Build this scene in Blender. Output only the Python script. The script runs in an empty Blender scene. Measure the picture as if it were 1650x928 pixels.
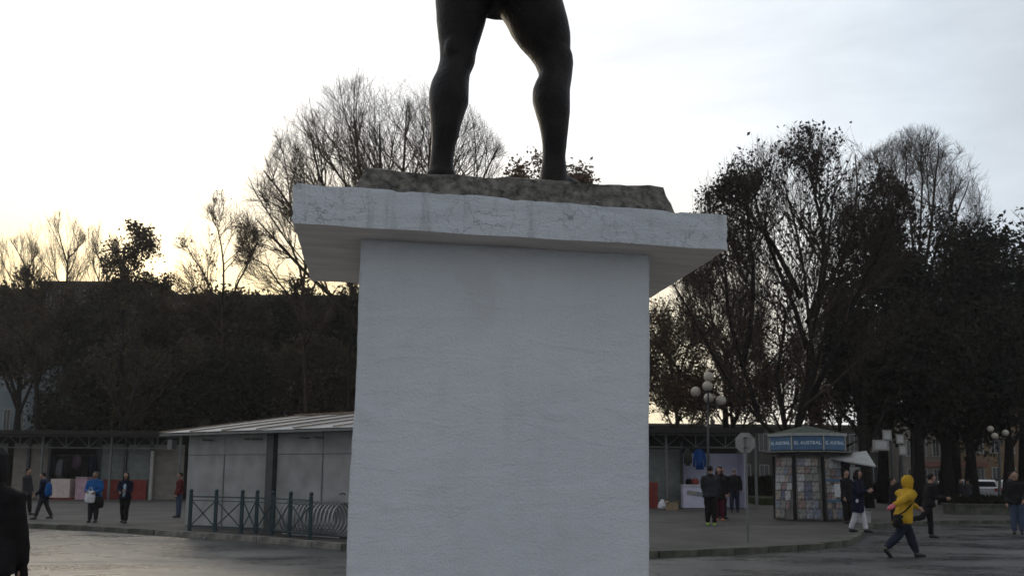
import bpy, math, random
import numpy as np
from mathutils import Vector, Matrix, noise as mnoise, Quaternion
R = math.radians
random.seed(7)
SC = bpy.context.scene
COL = SC.collection

# ---------------------------------------------------------------- camera
F = 1350.0; CX, CY = 825.0, 600.0;  # optical axis below the picture's middle: the photograph is the lower part of a taller frame
HOR = 765.0; CH = 1.65; ROLL = 0.008
PITCH = math.atan((HOR - CY) / F)
_f = Vector((0, math.cos(PITCH), math.sin(PITCH)))
_r0 = Vector((1, 0, 0)); _u0 = _r0.cross(_f)
_r = _r0 * math.cos(ROLL) + _u0 * math.sin(ROLL)
_u = _u0 * math.cos(ROLL) - _r0 * math.sin(ROLL)
CAM = Vector((0, 0, CH))
cd = bpy.data.cameras.new('camera'); cam = bpy.data.objects.new('camera', cd); COL.objects.link(cam)
cd.shift_y = (CY - 464.0) / 1650; cd.sensor_width = 36; cd.lens = F / 1650 * 36; cd.clip_start = 0.05; cd.clip_end = 5000
cam.matrix_world = Matrix((( _r.x, _u.x, -_f.x, 0), (_r.y, _u.y, -_f.y, 0), (_r.z, _u.z, -_f.z, CH), (0, 0, 0, 1)))
cd.dof.use_dof = True; cd.dof.focus_distance = 3.8; cd.dof.aperture_fstop = 9.0
SC.camera = cam

# ---------------------------------------------------------------- world, sun, exposure
SUN_AZ, SUN_EL = R(-25), R(15)
SUND = Vector((math.sin(SUN_AZ) * math.cos(SUN_EL), math.cos(SUN_AZ) * math.cos(SUN_EL), math.sin(SUN_EL)))
W = bpy.data.worlds.new('World'); SC.world = W; W.use_nodes = True
nt = W.node_tree; nt.nodes.clear(); N = nt.nodes; L = nt.links
def nn(t, **k):
    n = N.new(t)
    for a, b in k.items(): setattr(n, a, b)
    return n
out = nn('ShaderNodeOutputWorld'); bg = nn('ShaderNodeBackground')
sky = nn('ShaderNodeTexSky', sky_type='NISHITA', sun_disc=False, sun_elevation=SUN_EL, sun_rotation=SUN_AZ % (2 * math.pi),
         air_density=1.2, dust_density=2.5, ozone_density=1.5)
tc = nn('ShaderNodeTexCoord')
nrm = nn('ShaderNodeVectorMath', operation='NORMALIZE'); L.new(tc.outputs['Generated'], nrm.inputs[0])
dot = nn('ShaderNodeVectorMath', operation='DOT_PRODUCT'); L.new(nrm.outputs[0], dot.inputs[0])
dot.inputs[1].default_value = Vector((math.sin(SUN_AZ) * math.cos(R(10)), math.cos(SUN_AZ) * math.cos(R(10)), math.sin(R(10))))
# cloud layer: stratus whose brightness falls away from the sun's side of the sky
mp = nn('ShaderNodeMapping'); mp.inputs['Scale'].default_value = (1.0, 1.0, 3.2); L.new(nrm.outputs[0], mp.inputs[0])
ns = nn('ShaderNodeTexNoise'); ns.inputs['Scale'].default_value = 2.3; ns.inputs['Detail'].default_value = 7; ns.inputs['Roughness'].default_value = .55
ns.inputs['Distortion'].default_value = .4
L.new(mp.outputs[0], ns.inputs['Vector'])
cr = nn('ShaderNodeValToRGB'); L.new(ns.outputs['Fac'], cr.inputs[0])
cr.color_ramp.elements[0].position = .36; cr.color_ramp.elements[0].color = (.8, .8, .8, 1)
cr.color_ramp.elements[1].position = .66; cr.color_ramp.elements[1].color = (1, 1, 1, 1)
bri = nn('ShaderNodeMapRange', interpolation_type='SMOOTHSTEP'); L.new(dot.outputs['Value'], bri.inputs[0])
bri.inputs['From Min'].default_value = 0.12; bri.inputs['From Max'].default_value = 1.0
bri.inputs['To Min'].default_value = 5.5; bri.inputs['To Max'].default_value = 13.0
tint = nn('ShaderNodeValToRGB'); L.new(dot.outputs['Value'], tint.inputs[0])
e = tint.color_ramp.elements
e[0].position = .3; e[0].color = (.90, .94, 1.0, 1)
e[1].position = .86; e[1].color = (.98, .99, 1, 1)
q = e.new(.62); q.color = (.83, .915, 1, 1)
# the low glow: warm light close above the horizon on the sun's side
sepz = nn('ShaderNodeSeparateXYZ'); L.new(nrm.outputs[0], sepz.inputs[0])
lowz = nn('ShaderNodeMapRange', interpolation_type='SMOOTHSTEP'); L.new(sepz.outputs[2], lowz.inputs[0])
lowz.inputs['From Min'].default_value = .14; lowz.inputs['From Max'].default_value = .42; lowz.inputs['To Min'].default_value = 1; lowz.inputs['To Max'].default_value = 0
azz = nn('ShaderNodeMapRange', interpolation_type='SMOOTHSTEP'); L.new(dot.outputs['Value'], azz.inputs[0])
azz.inputs['From Min'].default_value = .58; azz.inputs['From Max'].default_value = 1.0
gl_ = nn('ShaderNodeMath', operation='MULTIPLY'); L.new(lowz.outputs[0], gl_.inputs[0]); L.new(azz.outputs[0], gl_.inputs[1])
warm = nn('ShaderNodeMix', data_type='RGBA'); L.new(gl_.outputs[0], warm.inputs[0]); L.new(tint.outputs[0], warm.inputs[6]); warm.inputs[7].default_value = (1.10, .87, .44, 1)
mul = nn('ShaderNodeVectorMath', operation='SCALE'); L.new(warm.outputs[2], mul.inputs[0]); L.new(bri.outputs[0], mul.inputs['Scale'])
dens = nn('ShaderNodeVectorMath', operation='MULTIPLY'); L.new(mul.outputs[0], dens.inputs[0])
shade = nn('ShaderNodeMapRange'); L.new(ns.outputs['Fac'], shade.inputs[0])
shade.inputs['From Min'].default_value = .3; shade.inputs['From Max'].default_value = .7
shade.inputs['To Min'].default_value = .88; shade.inputs['To Max'].default_value = 1.06
cmb = nn('ShaderNodeCombineXYZ')
for i in range(3): L.new(shade.outputs[0], cmb.inputs[i])
L.new(cmb.outputs[0], dens.inputs[1])
mix = nn('ShaderNodeMix', data_type='RGBA'); L.new(cr.outputs[0], mix.inputs[0])
L.new(sky.outputs[0], mix.inputs[6]); L.new(dens.outputs[0], mix.inputs[7])
L.new(mix.outputs[2], bg.inputs[0]); bg.inputs[1].default_value = 0.10
L.new(bg.outputs[0], out.inputs[0])

sl = bpy.data.lights.new('sun', 'SUN'); sl.energy = 0.6; sl.angle = R(14); sl.color = (1, .86, .66)
so = bpy.data.objects.new('sun', sl); COL.objects.link(so)
so.rotation_euler = SUND.to_track_quat('Z', 'Y').to_euler()
SC.view_settings.view_transform = 'Standard'; SC.view_settings.look = 'None'; SC.view_settings.gamma = 1
SC.view_settings.exposure = 0.0
SC.render.film_transparent = False

# ---------------------------------------------------------------- picture -> place helpers (used once to measure the places of things)
def ray(px, py): return (_f + _r * ((px - CX) / F) - _u * ((py - CY) / F))
def G(px, py, z=0.12):
    d = ray(px, py); t = (z - CH) / d.z
    return CAM + d * t
def at(px, py, Y):
    d = ray(px, py); return CAM + d * (Y / d.y)
def onplane(px, py, p, n):
    d = ray(px, py); return CAM + d * ((p - CAM).dot(n) / d.dot(n))
def ZG(): return 0.12

# ---------------------------------------------------------------- materials
MATS = {}
def mat(name, col, rough=.8, var=.15, scale=8, bump=0., bscale=None, metal=0, spec=.5, col2=None, detail=6, stretch=None, coat=0):
    if name in MATS: return MATS[name]
    m = bpy.data.materials.new(name); m.use_nodes = True; t = m.node_tree; b = t.nodes['Principled BSDF']
    b.inputs['Roughness'].default_value = rough; b.inputs['Metallic'].default_value = metal
    b.inputs['Specular IOR Level'].default_value = spec
    if coat: b.inputs['Coat Weight'].default_value = coat
    tcn = t.nodes.new('ShaderNodeTexCoord'); mpn = t.nodes.new('ShaderNodeMapping'); t.links.new(tcn.outputs['Object'], mpn.inputs[0])
    if stretch: mpn.inputs['Scale'].default_value = stretch
    n = t.nodes.new('ShaderNodeTexNoise'); n.inputs['Scale'].default_value = scale; n.inputs['Detail'].default_value = detail
    t.links.new(mpn.outputs[0], n.inputs['Vector'])
    r = t.nodes.new('ShaderNodeValToRGB'); t.links.new(n.outputs['Fac'], r.inputs[0])
    c2 = col2 or tuple(min(1, c * (1 + var)) for c in col); c1 = col if col2 else tuple(c * (1 - var) for c in col)
    r.color_ramp.elements[0].position = .35; r.color_ramp.elements[1].position = .68
    r.color_ramp.elements[0].color = (*c1, 1); r.color_ramp.elements[1].color = (*c2, 1)
    t.links.new(r.outputs[0], b.inputs['Base Color'])
    if bump:
        n2 = t.nodes.new('ShaderNodeTexNoise'); n2.inputs['Scale'].default_value = bscale or scale * 3; n2.inputs['Detail'].default_value = 8
        t.links.new(mpn.outputs[0], n2.inputs['Vector'])
        bp = t.nodes.new('ShaderNodeBump'); bp.inputs['Strength'].default_value = bump; bp.inputs['Distance'].default_value = .02
        t.links.new(n2.outputs['Fac'], bp.inputs['Height']); t.links.new(bp.outputs[0], b.inputs['Normal'])
    MATS[name] = m
    return m
def tweak(m): return m.node_tree, m.node_tree.nodes, m.node_tree.links, m.node_tree.nodes['Principled BSDF']

# ---------------------------------------------------------------- object helpers
def mesh_np(name, V, Fc, m=None, smooth=False):
    """fast mesh from numpy arrays: V (n,3), Fc a list of (k,c) index arrays"""
    me = bpy.data.meshes.new(name)
    if isinstance(Fc, np.ndarray): Fc = [Fc]
    me.vertices.add(len(V)); me.vertices.foreach_set('co', np.asarray(V, np.float32).ravel())
    idx = np.concatenate([f.ravel() for f in Fc]).astype(np.int32)
    tot = np.concatenate([np.full(len(f), f.shape[1]) for f in Fc]).astype(np.int32)
    st = np.concatenate([[0], np.cumsum(tot)[:-1]]).astype(np.int32)
    me.loops.add(len(idx)); me.loops.foreach_set('vertex_index', idx)
    me.polygons.add(len(tot)); me.polygons.foreach_set('loop_start', st); me.polygons.foreach_set('loop_total', tot)
    if smooth: me.polygons.foreach_set('use_smooth', np.ones(len(tot), bool))
    me.update(calc_edges=True); me.validate()
    if m: me.materials.append(m)
    return me
def link(name, me, parent=None, loc=None, rot=None):
    o = bpy.data.objects.new(name, me); COL.objects.link(o)
    if parent: o.parent = parent
    if loc is not None: o.location = loc
    if rot is not None: o.rotation_euler = rot
    return o
def tag(o, label=None, cat=None, group=None, kind=None):
    if label: o['label'] = label
    if cat: o['category'] = cat
    if group: o['group'] = group
    if kind: o['kind'] = kind
    return o
def thing(name, label, cat, loc=(0, 0, 0), rz=0, group=None):
    return tag(link(name, None, None, loc, (0, 0, rz)), label, cat, group)
class MB:
    def __init__(s): s.v = []; s.f = []
    def add(s, vs, fs):
        o = len(s.v); s.v += [tuple(v) for v in vs]; s.f += [tuple(i + o for i in f) for f in fs]
        return s
    def box(s, c, d, rz=0, M=None):
        x, y, z = d[0] / 2, d[1] / 2, d[2] / 2
        vs = [Vector((a * x, b * y, e_ * z)) for a in (-1, 1) for b in (-1, 1) for e_ in (-1, 1)]
        if M is None: M = Matrix.Rotation(rz, 3, 'Z')
        return s.add([M @ v + Vector(c) for v in vs], [(0, 1, 3, 2), (4, 6, 7, 5), (0, 4, 5, 1), (2, 3, 7, 6), (0, 2, 6, 4), (1, 5, 7, 3)])
    def beam(s, a, b, w, h=None):
        a, b = Vector(a), Vector(b); d = (b - a); h = h or w
        q_ = d.to_track_quat('X', 'Z').to_matrix()
        return s.box((a + b) / 2, (d.length, w, h), M=q_)
    def tube(s, pts, rads, n=8, cap=True, closed=False):
        pts = [Vector(p) for p in pts]
        if not hasattr(rads, '__len__'): rads = [rads] * len(pts)
        o = len(s.v); up = None; m = len(pts)
        for i, p in enumerate(pts):
            if closed: t = pts[(i + 1) % m] - pts[i - 1]
            else: t = pts[min(i + 1, m - 1)] - pts[max(i - 1, 0)]
            t.normalize()
            if up is None: up = t.orthogonal().normalized()
            else: up = (up - t * up.dot(t)).normalized()
            sd = t.cross(up)
            for k in range(n):
                a = 2 * math.pi * k / n
                s.v.append(tuple(p + (up * math.cos(a) + sd * math.sin(a)) * rads[i]))
        for i in range(m if closed else m - 1):
            j = (i + 1) % m
            for k in range(n):
                k2 = (k + 1) % n; s.f.append((o + i * n + k, o + i * n + k2, o + j * n + k2, o + j * n + k))
        if cap and not closed:
            s.f.append(tuple(o + k for k in reversed(range(n)))); s.f.append(tuple(o + (m - 1) * n + k for k in range(n)))
        return s
    def rings(s, secs, n=16):
        """horizontal elliptical sections (center, rx, ry[, rot]) lofted and capped"""
        o = len(s.v)
        for sec in secs:
            c, rx, ry = sec[:3]; rt = sec[3] if len(sec) > 3 else 0
            for k in range(n):
                a = 2 * math.pi * k / n; x, y = rx * math.cos(a), ry * math.sin(a)
                s.v.append((c[0] + x * math.cos(rt) - y * math.sin(rt), c[1] + x * math.sin(rt) + y * math.cos(rt), c[2]))
        for i in range(len(secs) - 1):
            for k in range(n):
                k2 = (k + 1) % n; s.f.append((o + i * n + k, o + i * n + k2, o + (i + 1) * n + k2, o + (i + 1) * n + k))
        s.f.append(tuple(o + k for k in reversed(range(n)))); s.f.append(tuple(o + (len(secs) - 1) * n + k for k in range(n)))
        return s
    def ball(s, c, r, n=12):
        rx, ry, rz_ = (r, r, r) if not hasattr(r, '__len__') else r
        secs = []
        for i in range(1, n // 2 + 2):
            a = -math.pi / 2 + math.pi * (i - .5) / (n // 2 + 1)
            secs.append(((c[0], c[1], c[2] + rz_ * math.sin(a)), rx * math.cos(a), ry * math.cos(a)))
        return s.rings(secs, n)
    def mesh(s, name, m=None, smooth=False):
        me = bpy.data.meshes.new(name); me.from_pydata(s.v, [], s.f); me.update()
        if smooth: me.polygons.foreach_set('use_smooth', [True] * len(me.polygons))
        if m: me.materials.append(m)
        return me
    def build(s, name, m, parent=None, loc=None, rot=None, smooth=False):
        return link(name, s.mesh(name, m, smooth), parent, loc, rot)
def remeshed(mb, name, m, voxel, smooth_it=4, disp=0, dscale=6, seed=0):
    """union of overlapping closed shapes as ONE continuous surface"""
    tmp = bpy.data.objects.new('tmp', mb.mesh('tmp')); COL.objects.link(tmp)
    r_ = tmp.modifiers.new('r', 'REMESH'); r_.mode = 'VOXEL'; r_.voxel_size = voxel
    s_ = tmp.modifiers.new('s', 'SMOOTH'); s_.iterations = smooth_it; s_.factor = .5
    dg = bpy.context.evaluated_depsgraph_get()
    me = bpy.data.meshes.new_from_object(tmp.evaluated_get(dg))
    old = tmp.data; bpy.data.objects.remove(tmp); bpy.data.meshes.remove(old)
    me.name = name
    if disp:
        n_ = len(me.vertices); co = np.empty(n_ * 3, np.float32); no = np.empty(n_ * 3, np.float32)
        me.vertices.foreach_get('co', co); me.vertices.foreach_get('normal', no)
        co = co.reshape(-1, 3); no = no.reshape(-1, 3)
        kk = np.array([mnoise.noise(Vector((float(c[0]) * dscale + seed, float(c[1]) * dscale, float(c[2]) * dscale))) + .7 * mnoise.noise(Vector((float(c[0]) * dscale * 2, float(c[1]) * dscale * 2, float(c[2]) * dscale * .8 + seed))) for c in co])
        co = co + no * kk[:, None] * disp
        me.vertices.foreach_set('co', co.ravel().astype(np.float32)); me.update()
    me.polygons.foreach_set('use_smooth', [True] * len(me.polygons))
    me.materials.clear(); me.materials.append(m)
    return me
def slab(cell, dims, disp, fn=None):
    """a box cut into a fine grid so its faces and edges can be uneven; returns V, F"""
    nx, ny, nz = [max(1, int(round(d / cell))) for d in dims]
    V = {}; vs = []; fs = []
    def vid(i, j, k):
        if (i, j, k) not in V: V[(i, j, k)] = len(vs); vs.append((dims[0] * i / nx, dims[1] * j / ny, dims[2] * k / nz))
        return V[(i, j, k)]
    for i in range(nx):
        for j in range(ny):
            fs.append((vid(i, j, 0), vid(i, j + 1, 0), vid(i + 1, j + 1, 0), vid(i + 1, j, 0)))
            fs.append((vid(i, j, nz), vid(i + 1, j, nz), vid(i + 1, j + 1, nz), vid(i, j + 1, nz)))
    for i in range(nx):
        for k in range(nz):
            fs.append((vid(i, 0, k), vid(i + 1, 0, k), vid(i + 1, 0, k + 1), vid(i, 0, k + 1)))
            fs.append((vid(i, ny, k), vid(i, ny, k + 1), vid(i + 1, ny, k + 1), vid(i + 1, ny, k)))
    for j in range(ny):
        for k in range(nz):
            fs.append((vid(0, j, k), vid(0, j, k + 1), vid(0, j + 1, k + 1), vid(0, j + 1, k)))
            fs.append((vid(nx, j, k), vid(nx, j + 1, k), vid(nx, j + 1, k + 1), vid(nx, j, k + 1)))
    return vs, fs

# ================================================================ THE GROUND
m_asph = mat('wet_asphalt', (.035, .035, .036), .34, scale=.5, col2=(.07, .069, .066), bump=.35, bscale=60, spec=.8)
t, nd, lk, pb = tweak(m_asph)
mpn = nd.new('ShaderNodeMapping'); mpn.inputs['Scale'].default_value = (.6, 1.0, 1)
tcn = nd.new('ShaderNodeTexCoord'); lk.new(tcn.outputs['Object'], mpn.inputs[0])
n1 = nd.new('ShaderNodeTexNoise'); n1.inputs['Scale'].default_value = .55; n1.inputs['Detail'].default_value = 7; n1.inputs['Roughness'].default_value = .62
lk.new(mpn.outputs[0], n1.inputs['Vector'])
mr = nd.new('ShaderNodeMapRange'); mr.inputs['From Min'].default_value = .38; mr.inputs['From Max'].default_value = .66
mr.inputs['To Min'].default_value = .16; mr.inputs['To Max'].default_value = .55
lk.new(n1.outputs['Fac'], mr.inputs[0]); lk.new(mr.outputs[0], pb.inputs['Roughness'])
m_pave = mat('damp_pavement', (.055, .05, .046), .72, scale=.7, col2=(.10, .093, .086), bump=.4, bscale=30, spec=.3)
m_earth = mat('dark_earth', (.03, .028, .022), .95, scale=.6, col2=(.055, .05, .035), spec=.1)
m_kerb = mat('kerb_concrete', (.10, .095, .085), .8, scale=5, col2=(.24, .23, .20), bump=.5, bscale=25)
m_kerb_old = mat('mossy_kerb_concrete', (.045, .048, .036), .85, scale=4, col2=(.11, .11, .085), bump=.5, bscale=25)

g = MB(); g.add([(-2500, -60, 0), (2500, -60, 0), (2500, 4000, 0), (-2500, 4000, 0)], [(0, 1, 2, 3)])
tag(g.build('ground', m_earth, loc=(0, 0, -.01)), kind='structure')
g = MB(); g.add([(-160, -50, 0), (160, -50, 0), (160, 120, 0), (-160, 120, 0)], [(0, 1, 2, 3)])
tag(g.build('road', m_asph), kind='structure')
kerb_px = [(-420, 826), (-200, 833), (0, 841), (140, 847), (300, 856), (400, 863), (480, 869), (560, 876), (700, 884), (860, 889), (1047, 888), (1150, 884), (1250, 879), (1330, 874),
           (1362, 869), (1378, 862), (1385, 853), (1395, 846), (1440, 841), (1530, 838), (1650, 838), (1900, 838), (2300, 838)]
KP = [G(x, y) for x, y in kerb_px]
back = 118
pv = MB()
tops = [(p.x, p.y, .12) for p in KP]
n = len(tops)
pv.add(tops + [(KP[-1].x + 60, back, .12), (KP[0].x - 60, back, .12)], [tuple(range(n + 2))])
tag(pv.build('pavement', m_pave), kind='structure')
# kerb stones, one metre each, laid along the edge (proud of the paving)
kerb = tag(link('kerb', None), 'kerb of worn concrete stones along the edge of the pavement', None, None, 'structure')
def resample(P, step):
    o = [P[0]]; acc = 0
    for a, b in zip(P[:-1], P[1:]):
        Ld = (b - a).length; s = step - acc
        while s < Ld: o.append(a + (b - a) * (s / Ld)); s += step
        acc = (acc + Ld) % step
    return o
KS = resample(KP, 1.0)
for i, (a, b) in enumerate(zip(KS[:-1], KS[1:])):
    if b.x < -19 or a.x > 26: continue
    d = (b - a).normalized(); nrm_ = Vector((d.y, -d.x, 0))
    c = (a + b) / 2 + nrm_ * (.06 + random.uniform(-.012, .012)); c.z = .066 + random.uniform(-.012, .006)
    M = d.to_track_quat('X', 'Z').to_matrix() @ Matrix.Rotation(random.uniform(-.012, .012), 3, 'Y')
    kx = c.x
    mm = m_kerb if (-9.6 < kx < -4.0) else m_kerb_old
    MB().box((0, 0, 0), (min(.985, (b - a).length - .012), .16, .15)).build('kerb_stone', mm, kerb, c, M.to_euler())
# litter on the road
m_paper = mat('litter_paper', (.6, .6, .6), .6)
for px, py, lb in ((1160, 893, 'scrap of white paper on the wet road near the right kerb'), (1197, 889, 'tiny white scrap of paper by the kerb under the octagonal sign')):
    p = G(px, py, 0); s = .09 if px == 1160 else .05
    tag(MB().add([(-s, -s, .01), (s, -s * .7, .03), (s * .9, s, .012), (-s * .8, s * .8, .04)], [(0, 1, 2), (0, 2, 3)]).build('litter', m_paper, loc=p), lb, 'litter')
for px, py in ((332, 867),):
    tag(MB().add([(-.06, -.05, .01), (.06, -.04, .05), (.05, .06, .012), (-.05, .05, .05)], [(0, 1, 2), (0, 2, 3)]).build('litter', m_paper, loc=G(px, py, 0)),
        'crumpled white litter on the road below the green railing', 'litter')

# added unseen pale island under the plinth, bounces light up onto the soffit
v_ = [(.05 + 3.6 * math.cos(k_ * math.pi / 20), 4.0 + 3.0 * math.sin(k_ * math.pi / 20)) for k_ in range(40)]
m_isl = mat('pale_concrete', (.36, .35, .33), .85, scale=2, col2=(.46, .45, .43), bump=.3, bscale=30)
isl = MB(); isl.add([(x, y, .13) for x, y in v_] + [(x, y, -.005) for x, y in v_], [tuple(range(40))] + [(i, i + 40, (i + 1) % 40 + 40, (i + 1) % 40) for i in range(40)])
tag(isl.build('bounce_island', m_isl), kind='structure')
# ================================================================ PLINTH
m_white = mat('white_painted_render', (.585, .617, .655), .9, scale=1.2, col2=(.66, .69, .725), detail=8, spec=.25)
t, nd, lk, pb = tweak(m_white)
tcn = nd.new('ShaderNodeTexCoord')
# fine grit + long trowel strokes as relief
mpa = nd.new('ShaderNodeMapping'); mpa.inputs['Scale'].default_value = (1, 1, 3.2); mpa.inputs['Rotation'].default_value = (0, .12, 0); lk.new(tcn.outputs['Object'], mpa.inputs[0])
na = nd.new('ShaderNodeTexNoise'); na.inputs['Scale'].default_value = 3.2; na.inputs['Detail'].default_value = 5; na.inputs['Distortion'].default_value = 1.4
lk.new(mpa.outputs[0], na.inputs['Vector'])
nb = nd.new('ShaderNodeTexNoise'); nb.inputs['Scale'].default_value = 95; nb.inputs['Detail'].default_value = 4; lk.new(tcn.outputs['Object'], nb.inputs['Vector'])
ma = nd.new('ShaderNodeMath'); ma.operation = 'MULTIPLY_ADD'; lk.new(nb.outputs['Fac'], ma.inputs[0]); ma.inputs[1].default_value = .75; lk.new(na.outputs['Fac'], ma.inputs[2])
bp = nd.new('ShaderNodeBump'); bp.inputs['Strength'].default_value = .8; bp.inputs['Distance'].default_value = .012
lk.new(ma.outputs[0], bp.inputs['Height']); lk.new(bp.outputs[0], pb.inputs['Normal'])
# dirt: hair cracks in patches, and a few soft stains
def add_dirt(m, amount, crack=1.0, col=(.16, .16, .17)):
    t, nd, lk, pb = tweak(m)
    src = pb.inputs['Base Color'].links[0].from_socket
    tcn = nd.new('ShaderNodeTexCoord')
    nz = nd.new('ShaderNodeTexNoise'); nz.inputs['Scale'].default_value = 9; nz.inputs['Detail'].default_value = 8; lk.new(tcn.outputs['Object'], nz.inputs['Vector'])
    mxv = nd.new('ShaderNodeMix'); mxv.data_type = 'RGBA'; mxv.blend_type = 'ADD'; mxv.inputs[0].default_value = .22
    lk.new(tcn.outputs['Object'], mxv.inputs[6]); lk.new(nz.outputs['Color'], mxv.inputs[7])
    vo = nd.new('ShaderNodeTexVoronoi'); vo.feature = 'DISTANCE_TO_EDGE'; vo.inputs['Scale'].default_value = 11; lk.new(mxv.outputs[2], vo.inputs['Vector'])
    r1 = nd.new('ShaderNodeValToRGB'); lk.new(vo.outputs['Distance'], r1.inputs[0])
    r1.color_ramp.elements[0].position = 0; r1.color_ramp.elements[0].color = (1, 1, 1, 1); r1.color_ramp.elements[1].position = .03; r1.color_ramp.elements[1].color = (0, 0, 0, 1)
    nm = nd.new('ShaderNodeTexNoise'); nm.inputs['Scale'].default_value = 3.3; nm.inputs['Detail'].default_value = 9; nm.inputs['Roughness'].default_value = .7; lk.new(tcn.outputs['Object'], nm.inputs['Vector'])
    r2 = nd.new('ShaderNodeValToRGB'); lk.new(nm.outputs['Fac'], r2.inputs[0])
    r2.color_ramp.elements[0].position = .42; r2.color_ramp.elements[1].position = .58; r2.color_ramp.elements[0].color = (0, 0, 0, 1)
    mu = nd.new('ShaderNodeMath'); mu.operation = 'MULTIPLY'; lk.new(r1.outputs[0], mu.inputs[0]); lk.new(r2.outputs[0], mu.inputs[1])
    # vertical soft stains
    mpz = nd.new('ShaderNodeMapping'); mpz.inputs['Scale'].default_value = (7, 7, 1.2); lk.new(tcn.outputs['Object'], mpz.inputs[0])
    n3 = nd.new('ShaderNodeTexNoise'); n3.inputs['Scale'].default_value = .9; n3.inputs['Detail'].default_value = 10; n3.inputs['Roughness'].default_value = .72; lk.new(mpz.outputs[0], n3.inputs['Vector'])
    r3 = nd.new('ShaderNodeValToRGB'); lk.new(n3.outputs['Fac'], r3.inputs[0])
    r3.color_ramp.elements[0].position = .52; r3.color_ramp.elements[1].position = .70; r3.color_ramp.elements[0].color = (0, 0, 0, 1); r3.color_ramp.elements[1].color = (.7, .7, .7, 1)
    mx = nd.new('ShaderNodeMath'); mx.operation = 'MULTIPLY_ADD'; lk.new(mu.outputs[0], mx.inputs[0]); mx.inputs[1].default_value = crack
    lk.new(r3.outputs[0], mx.inputs[2]); mx.use_clamp = True
    am = nd.new('ShaderNodeMath'); am.operation = 'MULTIPLY'; lk.new(mx.outputs[0], am.inputs[0]); am.inputs[1].default_value = amount
    mc = nd.new('ShaderNodeMix'); mc.data_type = 'RGBA'; lk.new(am.outputs[0], mc.inputs[0]); lk.new(src, mc.inputs[6]); mc.inputs[7].default_value = (*col, 1)
    lk.new(mc.outputs[2], pb.inputs['Base Color'])
m_cap = m_white.copy(); m_cap.name = 'white_render_weathered'
add_dirt(m_cap, .9, .8); add_dirt(m_white, .13, .12)
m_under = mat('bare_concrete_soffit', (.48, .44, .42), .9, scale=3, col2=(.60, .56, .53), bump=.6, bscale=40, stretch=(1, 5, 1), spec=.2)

# one brownish smudge where water has run from under the slab
t, nd, lk, pb = tweak(m_white); src = pb.inputs['Base Color'].links[0].from_socket
tcn = nd.new('ShaderNodeTexCoord'); mps = nd.new('ShaderNodeMapping'); mps.vector_type = 'TEXTURE'; mps.inputs['Location'].default_value = (.93, .17, 2.52); mps.inputs['Scale'].default_value = (.10, 9, .15)
nzs = nd.new('ShaderNodeTexNoise'); nzs.inputs['Scale'].default_value = 9; nzs.inputs['Detail'].default_value = 6; lk.new(tcn.outputs['Object'], nzs.inputs['Vector'])
ads = nd.new('ShaderNodeMix'); ads.data_type = 'RGBA'; ads.blend_type = 'ADD'; ads.inputs[0].default_value = .16; lk.new(tcn.outputs['Object'], ads.inputs[6]); lk.new(nzs.outputs['Color'], ads.inputs[7]); lk.new(ads.outputs[2], mps.inputs[0])
lns = nd.new('ShaderNodeVectorMath'); lns.operation = 'LENGTH'; lk.new(mps.outputs[0], lns.inputs[0])
rs_ = nd.new('ShaderNodeMapRange'); rs_.interpolation_type = 'SMOOTHSTEP'; rs_.inputs['From Min'].default_value = .4; rs_.inputs['From Max'].default_value = 1.5; rs_.inputs['To Min'].default_value = .11; rs_.inputs['To Max'].default_value = 0
lk.new(lns.outputs['Value'], rs_.inputs[0])
mcs = nd.new('ShaderNodeMix'); mcs.data_type = 'RGBA'; lk.new(rs_.outputs[0], mcs.inputs[0]); lk.new(src, mcs.inputs[6]); mcs.inputs[7].default_value = (.30, .25, .22, 1); lk.new(mcs.outputs[2], pb.inputs['Base Color'])
yaw = .165
O = Vector((-.955, 3.47, 2.70)); D = 1.16
ex = Vector((math.cos(yaw), math.sin(yaw), 0)); ey = Vector((-math.sin(yaw), math.cos(yaw), 0)); ez = Vector((0, 0, 1))
# corners measured on the front plane
pFBL = onplane(470, 360, O, ey); pFBR = onplane(1172, 402, O, ey); pFTL = onplane(470, 292, O, ey); pFTR = onplane(1175, 345, O, ey)
pBL = onplane(503, 453, O, ez) # soffit corner at the back
zc = (pFBL.z + pFBR.z) / 2
def loc3(p): q_ = p - O; return Vector((q_.dot(ex), q_.dot(ey), q_.z))
print('plinth corners', [tuple(round(c, 3) for c in loc3(p)) for p in (pFBL, pFBR, pFTL, pFTR)])
base = Vector((O.x, O.y, 0))
plinth = thing('statue_plinth', 'white rendered concrete plinth with a broad overhanging cap, in the foreground', 'plinth', base, yaw)
a, b, c_, d_ = [loc3(p) for p in (pFBL, pFBR, pFTL, pFTR)]
Wd = b.x - a.x
q3 = onplane(503, 453, Vector((0, 0, O.z + a.z)), ez); q3 = loc3(q3); print('back-left soffit', tuple(q3)); D = max(.9, min(1.5, q3.y))
vs, fs = slab(.022, (Wd, D, 1.0), 0)
V2 = []
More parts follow.
